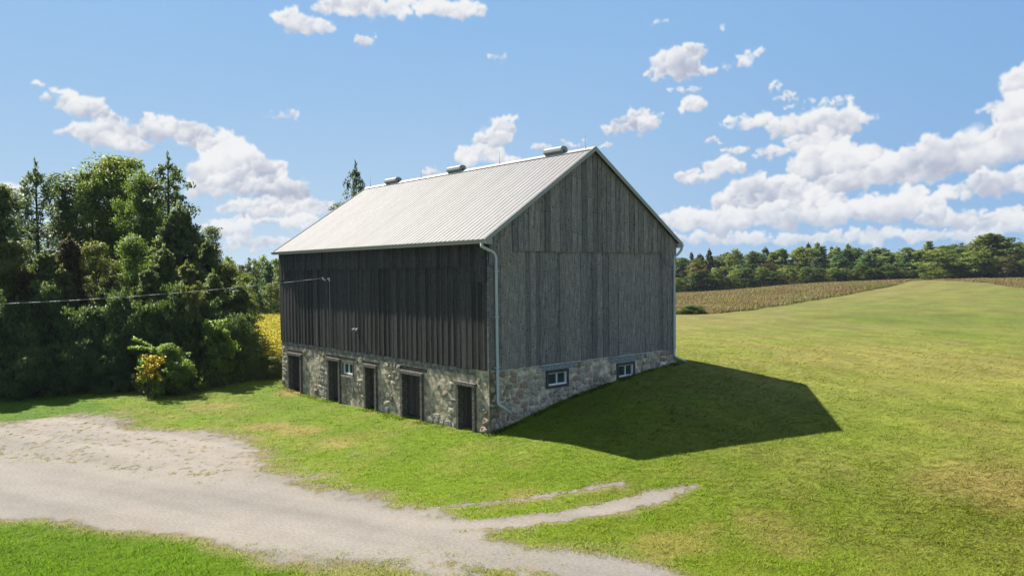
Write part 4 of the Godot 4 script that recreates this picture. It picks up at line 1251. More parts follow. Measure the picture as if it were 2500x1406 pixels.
func lay_stones(wall: Node3D, origin: Vector3, along: Vector3, out: Vector3, length: float, top: float, holes: Array, front: bool) -> void:
	var y := -0.45
	var row := 0
	var laid := 0
	while y < top - 0.1:
		var rh := rng.randf_range(0.16, 0.38) if front else rng.randf_range(0.14, 0.29)
		var s := rng.randf_range(0.0, 0.2)
		while s < length:
			var w := rng.randf_range(0.16, 0.70) if front else rng.randf_range(0.16, 0.50)
			var cx := s + w * 0.5
			var cy := y + rh * 0.5 + rng.randf_range(-0.05, 0.05)
			s += w
			if cx + w * 0.45 > length or cx - w * 0.45 < 0.0: continue
			var p := origin + along * cx + Vector3(0, cy, 0)
			var g := height(p.x + out.x * 0.3, p.z + out.z * 0.3)
			if cy < g - 0.06 or cy > top - 0.12: continue
			var blocked := false
			for r in holes:
				if cx + w * 0.5 > r[0] - 0.02 and cx - w * 0.5 < r[1] + 0.02 and cy + rh * 0.5 > r[2] - 0.02 and cy - rh * 0.5 < r[3] + 0.16: blocked = true
			if blocked: continue
			# where the render coat still covers the stones
			var n := fine_noise.get_noise_2d(cx * 0.62 + (0.0 if front else 50.0), cy * 0.8)
			if front and (n > 0.15 or cy > top - 0.34): continue
			if not front and cx < 7.0 and n > 0.10 and cy > g + 0.45: continue
			if laid >= 296: break
			laid += 1
			var o := part("stone", stone_meshes[rng.randi() % stone_meshes.size()], stone_materials[rng.randi() % stone_materials.size()], wall)
			if not front and laid % 5 < 3: o.material_override = stone_materials[[0, 2, 4][laid % 3]]
			var bulge := rng.randf_range(0.025, 0.075) if front else rng.randf_range(0.025, 0.065)
			var roll := rng.randf_range(-0.4, 0.4)
			var b := Basis(along, Vector3.UP, out) * Basis(Vector3(0, 0, 1), roll)
			o.transform = Transform3D(b.scaled_local(Vector3(w * 0.98, rh * 1.0, bulge)), p)
		y += rh
		row += 1

func door(barn: Node3D, x0: float, x1: float, lo: float, hi: float, frame_mat: Material, wood: Material, label: String, ajar := 0.0) -> void:
	var d := empty("door", barn)
	d.set_meta("label", label)
	var st := begin()
	var w := 0.15
	slab(st, Vector3(x0, lo - 0.3, -0.42), Vector3(w, 0, 0), Vector3(0, hi - lo + 0.3, 0), Vector3(0, 0, 0.50))
	slab(st, Vector3(x1 - w, lo - 0.3, -0.42), Vector3(w, 0, 0), Vector3(0, hi - lo + 0.3, 0), Vector3(0, 0, 0.505))
	slab(st, Vector3(x0 - 0.04, hi + 0.001, -0.42), Vector3(x1 - x0 + 0.08, 0, 0), Vector3(0, 0.14, 0), Vector3(0, 0, 0.53))
	part("door_frame", done(st), frame_mat, d)
	var n := int(round((x1 - x0 - 2 * w) / 0.24))
	var pw := (x1 - x0 - 2 * w) / n
	for i in n:
		var t := rng.randf_range(0.5, 1.1)
		board(d, wood, Vector3(x0 + w + i * pw, 0, -0.24 + ajar * i), Vector3.RIGHT, Vector3(0, 0, 1), pw - 0.008, lo + rng.randf_range(0.02, 0.12), hi - 0.01, hi - 0.01, 0.0, Color(t, t, t), 0.005)

func window(barn: Node3D, o: Vector3, along: Vector3, out: Vector3, s0: float, s1: float, y0: float, y1: float, timber: Material, white: Material, glass: Material, dark: Material, label: String, border: float) -> void:
	var n := empty("window", barn)
	n.set_meta("label", label)
	var st := begin()
	var put := func(s: SurfaceTool, a: float, b: float, c: float, d: float, back: float, front: float) -> void:
		slab(s, o + along * a + Vector3(0, c, 0) + out * back, along * (b - a), Vector3(0, d - c, 0), out * (front - back))
	put.call(st, s0, s0 + border, y0, y1, -0.3, 0.035)
	put.call(st, s1 - border, s1, y0, y1, -0.3, 0.036)
	put.call(st, s0 + border, s1 - border, y1 - border, y1, -0.3, 0.032)
	put.call(st, s0 + border, s1 - border, y0, y0 + border * 0.9, -0.3, 0.06)
	part("window_frame", done(st), timber, n)
	var a0 := s0 + border
	var a1 := s1 - border
	var b0 := y0 + border * 0.9
	var b1 := y1 - border
	st = begin()
	put.call(st, a0, a0 + 0.035, b0, b1, -0.12, -0.02)
	put.call(st, a1 - 0.05, a1, b0, b1, -0.12, -0.01)
	put.call(st, a0 + 0.035, a1 - 0.05, b1 - 0.035, b1, -0.12, -0.02)
	put.call(st, a0 + 0.035, a1 - 0.05, b0, b0 + 0.06, -0.12, 0.0)
	part("sash", done(st), white, n)
	var mid := (a0 + a1) * 0.5
	st = begin()
	put.call(st, mid - 0.018, mid + 0.018, b0 + 0.06, b1 - 0.035, -0.11, -0.03)
	part("mullion", done(st), white, n)
	for k in 2:
		st = begin()
		var l := a0 + 0.035 if k == 0 else mid + 0.018
		var r := mid - 0.018 if k == 0 else a1 - 0.05
		put.call(st, l, r, b0 + 0.06, b1 - 0.035, -0.085, -0.078)
		part("pane", done(st), glass, n)
	st = begin()
	put.call(st, a0, a1, b0, b1, -0.32, -0.31)
	part("dark_room", done(st), dark, n)

func make_barn() -> void:
	var wood_a := wood_texture(301)
	var wood_b := wood_texture(402)
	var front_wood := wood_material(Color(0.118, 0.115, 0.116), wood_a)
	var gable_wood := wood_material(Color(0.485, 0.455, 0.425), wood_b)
	var door_wood := wood_material(Color(0.125, 0.118, 0.115), wood_a)
	var backing := flat_material(Color(0.015, 0.013, 0.012), 0.95)
	var timber_tex := mottle(51, 256, 0.06, 0.02, 0.45, 1.0)
	var timber := textured(Color(0.20, 0.185, 0.165), timber_tex, 1.3, 0.9, 0.3)
	var beam := textured(Color(0.070, 0.062, 0.056), timber_tex, 1.1, 0.9, 1.0)
	var coat_tex := mottle(61, 512, 0.020, 0.006, 0.60, 1.0, 0.35)
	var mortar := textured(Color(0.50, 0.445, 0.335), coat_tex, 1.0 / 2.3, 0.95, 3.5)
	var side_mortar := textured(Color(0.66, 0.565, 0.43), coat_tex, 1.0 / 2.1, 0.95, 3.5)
	var parge := textured(Color(0.23, 0.225, 0.21), coat_tex, 1.0 / 1.3, 0.95, 0.8)
	var stone_tex := mottle(71, 256, 0.05, 0.02, 0.55, 1.0)
	for col in [Color(0.54, 0.48, 0.37), Color(0.44, 0.40, 0.33), Color(0.48, 0.36, 0.27), Color(0.34, 0.30, 0.23), Color(0.62, 0.56, 0.45), Color(0.38, 0.29, 0.23), Color(0.32, 0.31, 0.285)]:
		stone_materials.append(textured(col, stone_tex, 2.2, 0.92, 1.5))
	var metal := textured(Color(0.143, 0.148, 0.157), mottle(81, 256, 0.03, 0.008, 0.88, 1.0), 0.35, 0.6)
	metal.metallic_specular = 0.25
	var trim := flat_material(Color(0.25, 0.262, 0.258), 0.5)
	var white := flat_material(Color(0.72, 0.73, 0.72), 0.5)
	var spout := flat_material(Color(0.40, 0.45, 0.46), 0.45)
	var glass := StandardMaterial3D.new()
	glass.transparency = BaseMaterial3D.TRANSPARENCY_ALPHA
	glass.albedo_color = Color(0.25, 0.35, 0.36, 0.3)
	glass.roughness = 0.05
	var dark := flat_material(Color(0.012, 0.016, 0.016), 0.9)
	var flashing := textured(Color(0.30, 0.37, 0.38), stone_tex, 1.5, 0.6, 0.8)

	var barn := thing("barn", "weathered grey board barn with ribbed metal roof and fieldstone foundation", "barn")
	make_stones()
	# foundation: along the front x runs from the far corner (0) to the near one (LENGTH)
	var far := Vector3(-LENGTH, 0, -0.03)
	var doors: Array = [[-18.22, -16.47, -0.22, 1.78], [-13.37, -12.02, -0.24, 1.88], [-9.58, -8.42, -0.2, 1.86], [-6.30, -4.56, -0.1, 1.86], [-2.09, -0.84, -0.05, 1.80]]
	var holes: Array = []
	for r in doors: holes.append([r[0] + LENGTH, r[1] + LENGTH, -2.0, r[3] + 0.14])
	holes.append([-11.88 + LENGTH, -10.68 + LENGTH, 1.22, 1.96])
	var st := begin()
	wall_boxes(st, far, Vector3.RIGHT, Vector3(0, 0, 1), LENGTH - 0.02, -1.6, SILL, 0.5, holes)
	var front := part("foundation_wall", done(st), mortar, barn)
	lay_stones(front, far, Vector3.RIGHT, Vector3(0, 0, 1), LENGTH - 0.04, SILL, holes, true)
	var gholes: Array = [[3.05, 4.39, 1.48, 2.24], [7.49, 8.76, 1.40, 2.16]]
	var gable_at := Vector3(-0.02, 0, -0.031)
	st = begin()
	wall_boxes(st, gable_at - Vector3(0, 0, 0.5), Vector3(0, 0, -1), Vector3(1, 0, 0), WIDTH - 0.53, -1.6, SILL - 0.001, 0.5, [[2.519, 3.859, 1.48, 2.24], [6.959, 8.229, 1.40, 2.16]])
	wall_boxes(st, gable_at, Vector3(0, 0, -1), Vector3(1, 0, 0), 0.5, -1.6, SILL - 0.001, 0.018, [])
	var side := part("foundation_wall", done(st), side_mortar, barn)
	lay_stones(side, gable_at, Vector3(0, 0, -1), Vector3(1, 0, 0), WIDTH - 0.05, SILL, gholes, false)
	st = begin()
	bx(st, Vector3(-LENGTH, -1.6, -WIDTH + 0.02), Vector3(-0.53, SILL, -WIDTH + 0.5))
	bx(st, Vector3(-LENGTH + 0.01, -1.6, -WIDTH + 0.5), Vector3(-LENGTH + 0.5, SILL - 0.002, -0.54))
	part("foundation_wall", done(st), mortar, barn)
	# the big reddish corner stones
	for q in [[Vector3(-0.28, 0.16, -0.02), 0.55, 0.34, 0.16], [Vector3(-0.2, 0.5, -0.02), 0.42, 0.36, 0.10], [Vector3(-0.3, 0.86, -0.03), 0.42, 0.26, 0.06], [Vector3(-18.98, 0.15, -0.02), 0.36, 0.4, 0.08]]:
		var o := part("stone", stone_meshes[2], textured(Color(0.36, 0.265, 0.205), stone_tex, 2.0, 0.9, 1.5), front)
		o.transform = Transform3D(Basis(Vector3(q[1], 0, 0), Vector3(0, q[2], 0), Vector3(0, 0, q[3])), q[0])
	var pale := part("stone", stone_meshes[5], flat_material(Color(0.62, 0.64, 0.66), 0.8), side)
	pale.transform = Transform3D(Basis(Vector3(0, 0, -0.42), Vector3(0, 0.15, 0), Vector3(0.06, 0, 0)), Vector3(-0.02, 1.86, -10.92))
	# cement band under the boards, front only
	st = begin()
	bx(st, Vector3(-LENGTH + 0.02, SILL - 0.26, -0.03), Vector3(-0.9, SILL - 0.01, -0.008))
	part("cement_band", done(st), parge, barn)
	# sill flashing glinting under the board ends
	st = begin()
	bx(st, Vector3(-0.021, SILL - 0.045, -WIDTH + 0.05), Vector3(0.016, SILL - 0.005, -0.1))
	part("sill_flashing", done(st), spout, barn)

	# boards
	var dark_tones: Array = [Color(0.95, 0.95, 0.98), Color(0.75, 0.74, 0.76), Color(1.1, 1.06, 1.04), Color(0.55, 0.54, 0.56), Color(0.85, 0.83, 0.82)]
	var grey_tones: Array = [Color(1.0, 1.0, 1.02), Color(0.88, 0.90, 0.94), Color(1.08, 1.06, 1.04), Color(0.80, 0.80, 0.84), Color(0.95, 0.94, 0.93)]
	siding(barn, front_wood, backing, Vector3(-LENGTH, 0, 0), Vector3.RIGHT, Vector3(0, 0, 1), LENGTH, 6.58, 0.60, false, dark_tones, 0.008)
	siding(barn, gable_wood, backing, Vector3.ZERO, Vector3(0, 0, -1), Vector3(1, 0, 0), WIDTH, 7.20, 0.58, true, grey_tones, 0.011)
	# the two walls that face away: plain boarding
	st = begin()
	bx(st, Vector3(-LENGTH, SILL, -WIDTH), Vector3(-0.13, EAVE - 0.12, -WIDTH + 0.1))
	part("siding_wall", done(st), textured(Color(0.25, 0.245, 0.24), timber_tex, 0.8), barn)
	st = begin()
	var pts: Array = [Vector3(0, SILL, 0), Vector3(0, roof_under(0), 0), Vector3(0, roof_under(-WIDTH * 0.5), -WIDTH * 0.5), Vector3(0, roof_under(-WIDTH), -WIDTH), Vector3(0, SILL, -WIDTH)]
	for k in range(1, 4):
		tri(st, pts[0] + Vector3(-LENGTH - 0.005, 0, 0), pts[k + 1] + Vector3(-LENGTH - 0.005, 0, 0), pts[k] + Vector3(-LENGTH - 0.005, 0, 0))
		tri(st, pts[0] + Vector3(-LENGTH + 0.1, 0, 0), pts[k] + Vector3(-LENGTH + 0.1, 0, 0), pts[k + 1] + Vector3(-LENGTH + 0.1, 0, 0))
	part("siding_wall", done(st), textured(Color(0.25, 0.245, 0.24), timber_tex, 0.8), barn)
	# corner boards
	st = begin()
	slab(st, Vector3(-0.02, SILL, 0.0), Vector3(0.05, 0, 0), Vector3(0, EAVE - SILL - 0.25, 0), Vector3(0, 0, 0.03))
	part("corner_board", done(st), textured(Color(0.26, 0.255, 0.25), timber_tex, 1.0), barn)

	# doors
	var said := ["far left plank door", "narrow plank door beside the front window", "third plank door from the far corner", "widest plank door, in the middle of the wall", "plank door nearest the near corner"]
	for k in 5:
		door(barn, doors[k][0], doors[k][1], doors[k][2], doors[k][3], timber, door_wood, said[k])
	st = begin()
	for b in [[-18.5, -16.2, 1.95, 2.07], [-13.62, -10.5, 2.03, 2.14], [-9.85, -8.25, 2.03, 2.13], [-7.55, -4.3, 2.04, 2.19]]:
		st = begin()
		slab(st, Vector3(b[0], b[2], -0.3), Vector3(b[1] - b[0], 0, 0), Vector3(0.0, b[3] - b[2], 0), Vector3(0, 0, 0.29))
		part("lintel", done(st), beam, barn)
	window(barn, far + Vector3(0, 0, 0.0), Vector3.RIGHT, Vector3(0, 0, 1), -11.87 + LENGTH, -10.69 + LENGTH, 1.23, 1.95, timber, white, glass, dark, "small white window in the front stone wall", 0.09)
	st = begin()
	slab(st, Vector3(-11.92, 1.16, -0.03), Vector3(1.25, 0, 0), Vector3(0, 0.075, 0), Vector3(0, 0, 0.1))
	part("window_sill", done(st), textured(Color(0.42, 0.37, 0.30), timber_tex, 1.2), barn)
	window(barn, gable_at, Vector3(0, 0, -1), Vector3(1, 0, 0), 3.05, 4.38, 1.485, 2.235, textured(Color(0.12, 0.12, 0.13), timber_tex, 1.2), white, glass, dark, "near white window in the gable stone wall", 0.12)
	window(barn, gable_at, Vector3(0, 0, -1), Vector3(1, 0, 0), 7.495, 8.755, 1.405, 2.155, textured(Color(0.13, 0.13, 0.14), timber_tex, 1.2), white, glass, dark, "farther white window in the gable stone wall", 0.12)
	for b in [[2.66, 4.84, 2.25, 2.44], [7.1, 9.3, 2.20, 2.44]]:
		st = begin()
		slab(st, Vector3(-0.03, b[2], -b[0]), Vector3(0.04, 0, 0), Vector3(0, b[3] - b[2], 0), Vector3(0, 0, -(b[1] - b[0])))
		part("window_flashing", done(st), flashing, barn)

	# roof: two slopes of ribbed sheets on a deck
	var mid := -WIDTH * 0.5
	var run := WIDTH * 0.5 + OVER_EAVE
	var x_lo := -LENGTH - OVER_RAKE
	var x_hi := OVER_RAKE
	st = begin()
	for s in [1.0, -1.0]:
		slab(st, Vector3(x_lo + 0.01, EAVE - 0.07, mid + s * run), Vector3(x_hi - x_lo - 0.02, 0, 0), Vector3(0, RIDGE - EAVE, -s * run), Vector3(0, 0.05, 0))
	part("roof_deck", done(st), textured(Color(0.16, 0.15, 0.14), timber_tex, 1.0), barn)
	var sheets := 21
	var sw := (x_hi - x_lo) / sheets
	var profile: Array = []
	for r in 3:
		var u := sw * (r + 0.5) / 3.0
		profile += [[u - 0.045, 0.0], [u - 0.020, 0.019], [u + 0.020, 0.019], [u + 0.045, 0.0]]
	profile.push_front([0.0, 0.0])
	profile.append([sw, 0.0])
	var sheet_meshes: Array = []
	for s in [1.0, -1.0]:
		st = begin()
		var eave := Vector3(0, EAVE, mid + s * (run + 0.03))
		var top := Vector3(0, RIDGE + 0.0, mid)
		for k in profile.size() - 1:
			var a := Vector3(profile[k][0], profile[k][1], 0)
			var b := Vector3(profile[k + 1][0], profile[k + 1][1], 0)
			if s > 0: quad(st, eave + a, top + a, top + b, eave + b)
			else: quad(st, eave + a, eave + b, top + b, top + a)
		sheet_meshes.append(done(st))
	var roof := empty("roof", barn)
	var metals: Array = []
	for k in 4:
		var mv: StandardMaterial3D = metal.duplicate()
		var b := 0.955 + 0.03 * k
		mv.albedo_color = (Color(0.143, 0.148, 0.157) * b).linear_to_srgb()
		metals.append(mv)
	for k in sheets:
		for s in 2:
			part("roof_panel", sheet_meshes[s], metals[rng.randi() % 4], roof, Vector3(x_lo + k * sw, 0.002 * (k % 2), 0))
	st = begin()
	for s in [1.0, -1.0]:
		slab(st, Vector3(x_lo, RIDGE + 0.035 - 0.145, mid + s * 0.22), Vector3(x_hi - x_lo, 0, 0), Vector3(0, 0.145, -s * 0.22), Vector3(0, 0.02, 0))
	part("ridge_cap", done(st), flat_material(Color(0.19, 0.192, 0.195), 0.5), roof)
	# trim along the rakes, boxed in behind
	for x in [x_hi - 0.005, x_lo - 0.02]:
		st = begin()
		for s in [1.0, -1.0]:
			slab(st, Vector3(x, EAVE - 0.155, mid + s * (run + 0.02)), Vector3(0.026, 0, 0), Vector3(0, RIDGE - EAVE, -s * (run + 0.02)), Vector3(0, 0.205, 0))
		part("rake_trim", done(st), trim, roof)
	st = begin()
	for s in [1.0, -1.0]:
		slab(st, Vector3(x_lo, EAVE - 0.16, mid + s * run - (0.0 if s > 0 else 0.02)), Vector3(x_hi - x_lo - 0.01, 0, 0), Vector3(0, 0.13, 0), Vector3(0, 0, 0.02))
		# the boxed eave ends
		slab(st, Vector3(0.06, EAVE - 0.19, mid + s * (run - 0.01)), Vector3(x_hi - 0.065, 0, 0), Vector3(0, 0.22, 0), Vector3(0, 0, -s * 0.34))
	part("fascia", done(st), trim, roof)
	for s in [1.0, -1.0]:
		st = begin()
		var z: float = mid + s * (run + 0.024)
		var g: Array = [[0.0, -0.135], [0.075, -0.135], [0.105, -0.07], [0.115, -0.03], [0.125, -0.03], [0.125, -0.018], [0.095, -0.018], [0.09, -0.06], [0.065, -0.12], [0.0, -0.12]]
		for k in g.size() - 1:
			var a := Vector3(0, EAVE + g[k][1], z + s * g[k][0])
			var b := Vector3(0, EAVE + g[k + 1][1], z + s * g[k + 1][0])
			quad(st, a + Vector3(x_lo - 0.05, 0, 0), b + Vector3(x_lo - 0.05, 0, 0), b + Vector3(x_hi, 0, 0), a + Vector3(x_hi, 0, 0))
		for x in [x_lo - 0.05, x_hi]:
			for k in range(1, 5):
				tri(st, Vector3(x, EAVE + g[0][1], z), Vector3(x, EAVE + g[k][1], z + s * g[k][0]), Vector3(x, EAVE + g[k + 1][1], z + s * g[k + 1][0]))
		part("gutter", done(st), trim, roof)
	# downspouts
	var bend := func(path: PackedVector3Array, r: float) -> ArrayMesh:
		var curve := Curve3D.new()
		for i in path.size():
			var a: Vector3 = path[i]
			var inn := Vector3.ZERO
			if i > 0 and i < path.size() - 1:
				inn = (path[i - 1] - path[i + 1]).normalized() * minf(0.16, 0.35 * minf(a.distance_to(path[i - 1]), a.distance_to(path[i + 1])))
			curve.add_point(a, inn, -inn)
		curve.bake_interval = 0.06
		var pts2 := curve.tessellate(4, 4)
		var radii := PackedFloat32Array()
		radii.resize(pts2.size())
		radii.fill(r)
		var s2 := begin()
		s2.set_smooth_group(0)
		sweep(s2, pts2, radii, 4, 1.0, Vector3(1, 0.2, 0))
		return done(s2)
	var tube = bend.call(PackedVector3Array([Vector3(0.10, 7.53, 0.36), Vector3(0.10, 7.36, 0.34), Vector3(0.11, 7.13, -0.2), Vector3(0.10, 6.85, -0.335), Vector3(0.10, 4.0, -0.345), Vector3(0.10, 1.32, -0.37), Vector3(0.13, 1.16, -0.42), Vector3(0.22, 0.80, -0.92)]), 0.062)
	part("downspout", tube, spout, barn)
	tube = bend.call(PackedVector3Array([Vector3(0.10, 7.53, -12.26), Vector3(0.10, 7.38, -12.25), Vector3(0.10, 7.14, -11.95), Vector3(0.10, 6.95, -11.66), Vector3(0.10, 4.5, -11.64), Vector3(0.10, 2.30, -11.62), Vector3(0.12, 2.12, -11.70), Vector3(0.20, 1.84, -12.42)]), 0.062)
	part("downspout", tube, spout, barn)
	st = begin()
	for y in [2.62, 4.6, 6.4]:
		bx(st, Vector3(0.03, y, -0.43), Vector3(0.17, y + 0.03, -0.25))
		bx(st, Vector3(0.03, y, -11.73), Vector3(0.17, y + 0.03, -11.54))
	part("spout_strap", done(st), spout, barn)
	# ridge ventilators
	var vent_profile: Array = [[0.13, -0.12], [0.13, 0.03], [0.20, 0.05], [0.23, 0.10], [0.22, 0.20]]
	for k in 6: vent_profile.append([0.21 * cos(PI * (k + 0.5) / 6.0), 0.22 + 0.10 * sin(PI * (k + 0.5) / 6.0)])
	vent_profile += [[-0.22, 0.20], [-0.23, 0.10], [-0.20, 0.05], [-0.13, 0.03], [-0.13, -0.12]]
	for v in [[-2.85, -1.70], [-10.52, -9.34], [-16.92, -15.68]]:
		st = begin()
		var n := vent_profile.size()
		for k in n - 1:
			var a := Vector3(0, RIDGE + vent_profile[k][1], mid + vent_profile[k][0])
			var b := Vector3(0, RIDGE + vent_profile[k + 1][1], mid + vent_profile[k + 1][0])
			quad(st, a + Vector3(v[0], 0, 0), b + Vector3(v[0], 0, 0), b + Vector3(v[1], 0, 0), a + Vector3(v[1], 0, 0))
		for x in [v[0], v[1]]:
			var hub := Vector3(x, RIDGE + 0.2, mid)
			for k in n - 1:
				tri(st, hub, Vector3(x, RIDGE + vent_profile[k][1], mid + vent_profile[k][0]), Vector3(x, RIDGE + vent_profile[k + 1][1], mid + vent_profile[k + 1][0]))
		part("ventilator", done(st), flat_material(Color(0.24, 0.247, 0.245), 0.6), roof)
	for x in [-0.39, -6.29, -13.28, -18.95]:
		st = begin()
		sweep(st, PackedVector3Array([Vector3(x, RIDGE + 0.03, mid), Vector3(x, RIDGE + 0.10, mid)]), PackedFloat32Array([0.07, 0.03]), 6)
		sweep(st, PackedVector3Array([Vector3(x, RIDGE + 0.08, mid), Vector3(x, RIDGE + 0.62, mid)]), PackedFloat32Array([0.011, 0.005]), 4)
		part("lightning_rod", done(st), flat_material(Color(0.22, 0.23, 0.25), 0.5), roof)
	# service conduit, insulator and floodlight on the front
	st = begin()
	sweep(st, PackedVector3Array([Vector3(-12.9, 6.06, 0.09), Vector3(-12.9, 4.0, 0.09), Vector3(-12.93, 2.5, 0.09), Vector3(-12.95, 2.36, 0.05)]), PackedFloat32Array([0.016, 0.016, 0.016, 0.016]), 6)
	part("conduit", done(st), flat_material(Color(0.24, 0.24, 0.25), 0.6), barn)
	st = begin()
	sweep(st, PackedVector3Array([Vector3(-13.42, 6.02, 0.05), Vector3(-13.42, 6.12, 0.2), Vector3(-13.42, 6.2, 0.22)]), PackedFloat32Array([0.03, 0.05, 0.03]), 6)
	sweep(st, PackedVector3Array([Vector3(-12.9, 6.0, 0.09), Vector3(-12.9, 6.14, 0.12), Vector3(-12.93, 6.1, 0.2)]), PackedFloat32Array([0.04, 0.05, 0.035]), 6)
	part("insulator", done(st), flat_material(Color(0.6, 0.62, 0.62), 0.3), barn)
	var lamp := empty("floodlight", barn)
	st = begin()
	bx(st, Vector3(-10.24, 3.56, 0.05), Vector3(-10.08, 3.68, 0.12))
	part("bracket", done(st), flat_material(Color(0.25, 0.26, 0.27), 0.5), lamp)
	for s in [-1.0, 1.0]:
		st = begin()
		st.set_smooth_group(0)
		sweep(st, PackedVector3Array([Vector3(-10.16 + 0.05 * s, 3.66, 0.10), Vector3(-10.16 + 0.12 * s, 3.65, 0.14), Vector3(-10.16 + 0.19 * s, 3.59, 0.22)]), PackedFloat32Array([0.025, 0.04, 0.055]), 10)
		part("lamp_head", done(st), flat_material(Color(0.22, 0.25, 0.26), 0.4), lamp)

func make_wire() -> void:
	var a := Vector3(-13.42, 6.14, 0.24)
	var b := Vector3(-26.8, 4.98, 19.6)
	var wire := thing("overhead_wire", "twisted service wire hanging from the left to the barn's front wall", "wire")
	var line := PackedVector3Array()
	var helix := PackedVector3Array()
	var n := 150
	for i in n + 1:
		var t := float(i) / n
		var p := a.lerp(b, t) - Vector3(0, 4.0 * 0.36 * t * (1.0 - t), 0)
		line.append(p)
		var w := t * 27.0 * TAU / 1.1
		helix.append(p + Vector3(0, sin(w) * 0.016, 0) + Vector3(0.66, 0, -0.75) * cos(w) * 0.016)
	var r := PackedFloat32Array()
	r.resize(n + 1)
	r.fill(0.010)
	var st := begin()
	st.set_smooth_group(0)
	sweep(st, line, r, 5)
	part("strand", done(st), flat_material(Color(0.42, 0.43, 0.44), 0.4), wire)
	r.fill(0.008)
	st = begin()
	sweep(st, helix, r, 4)
	part("strand", done(st), flat_material(Color(0.08, 0.08, 0.085), 0.5), wire)


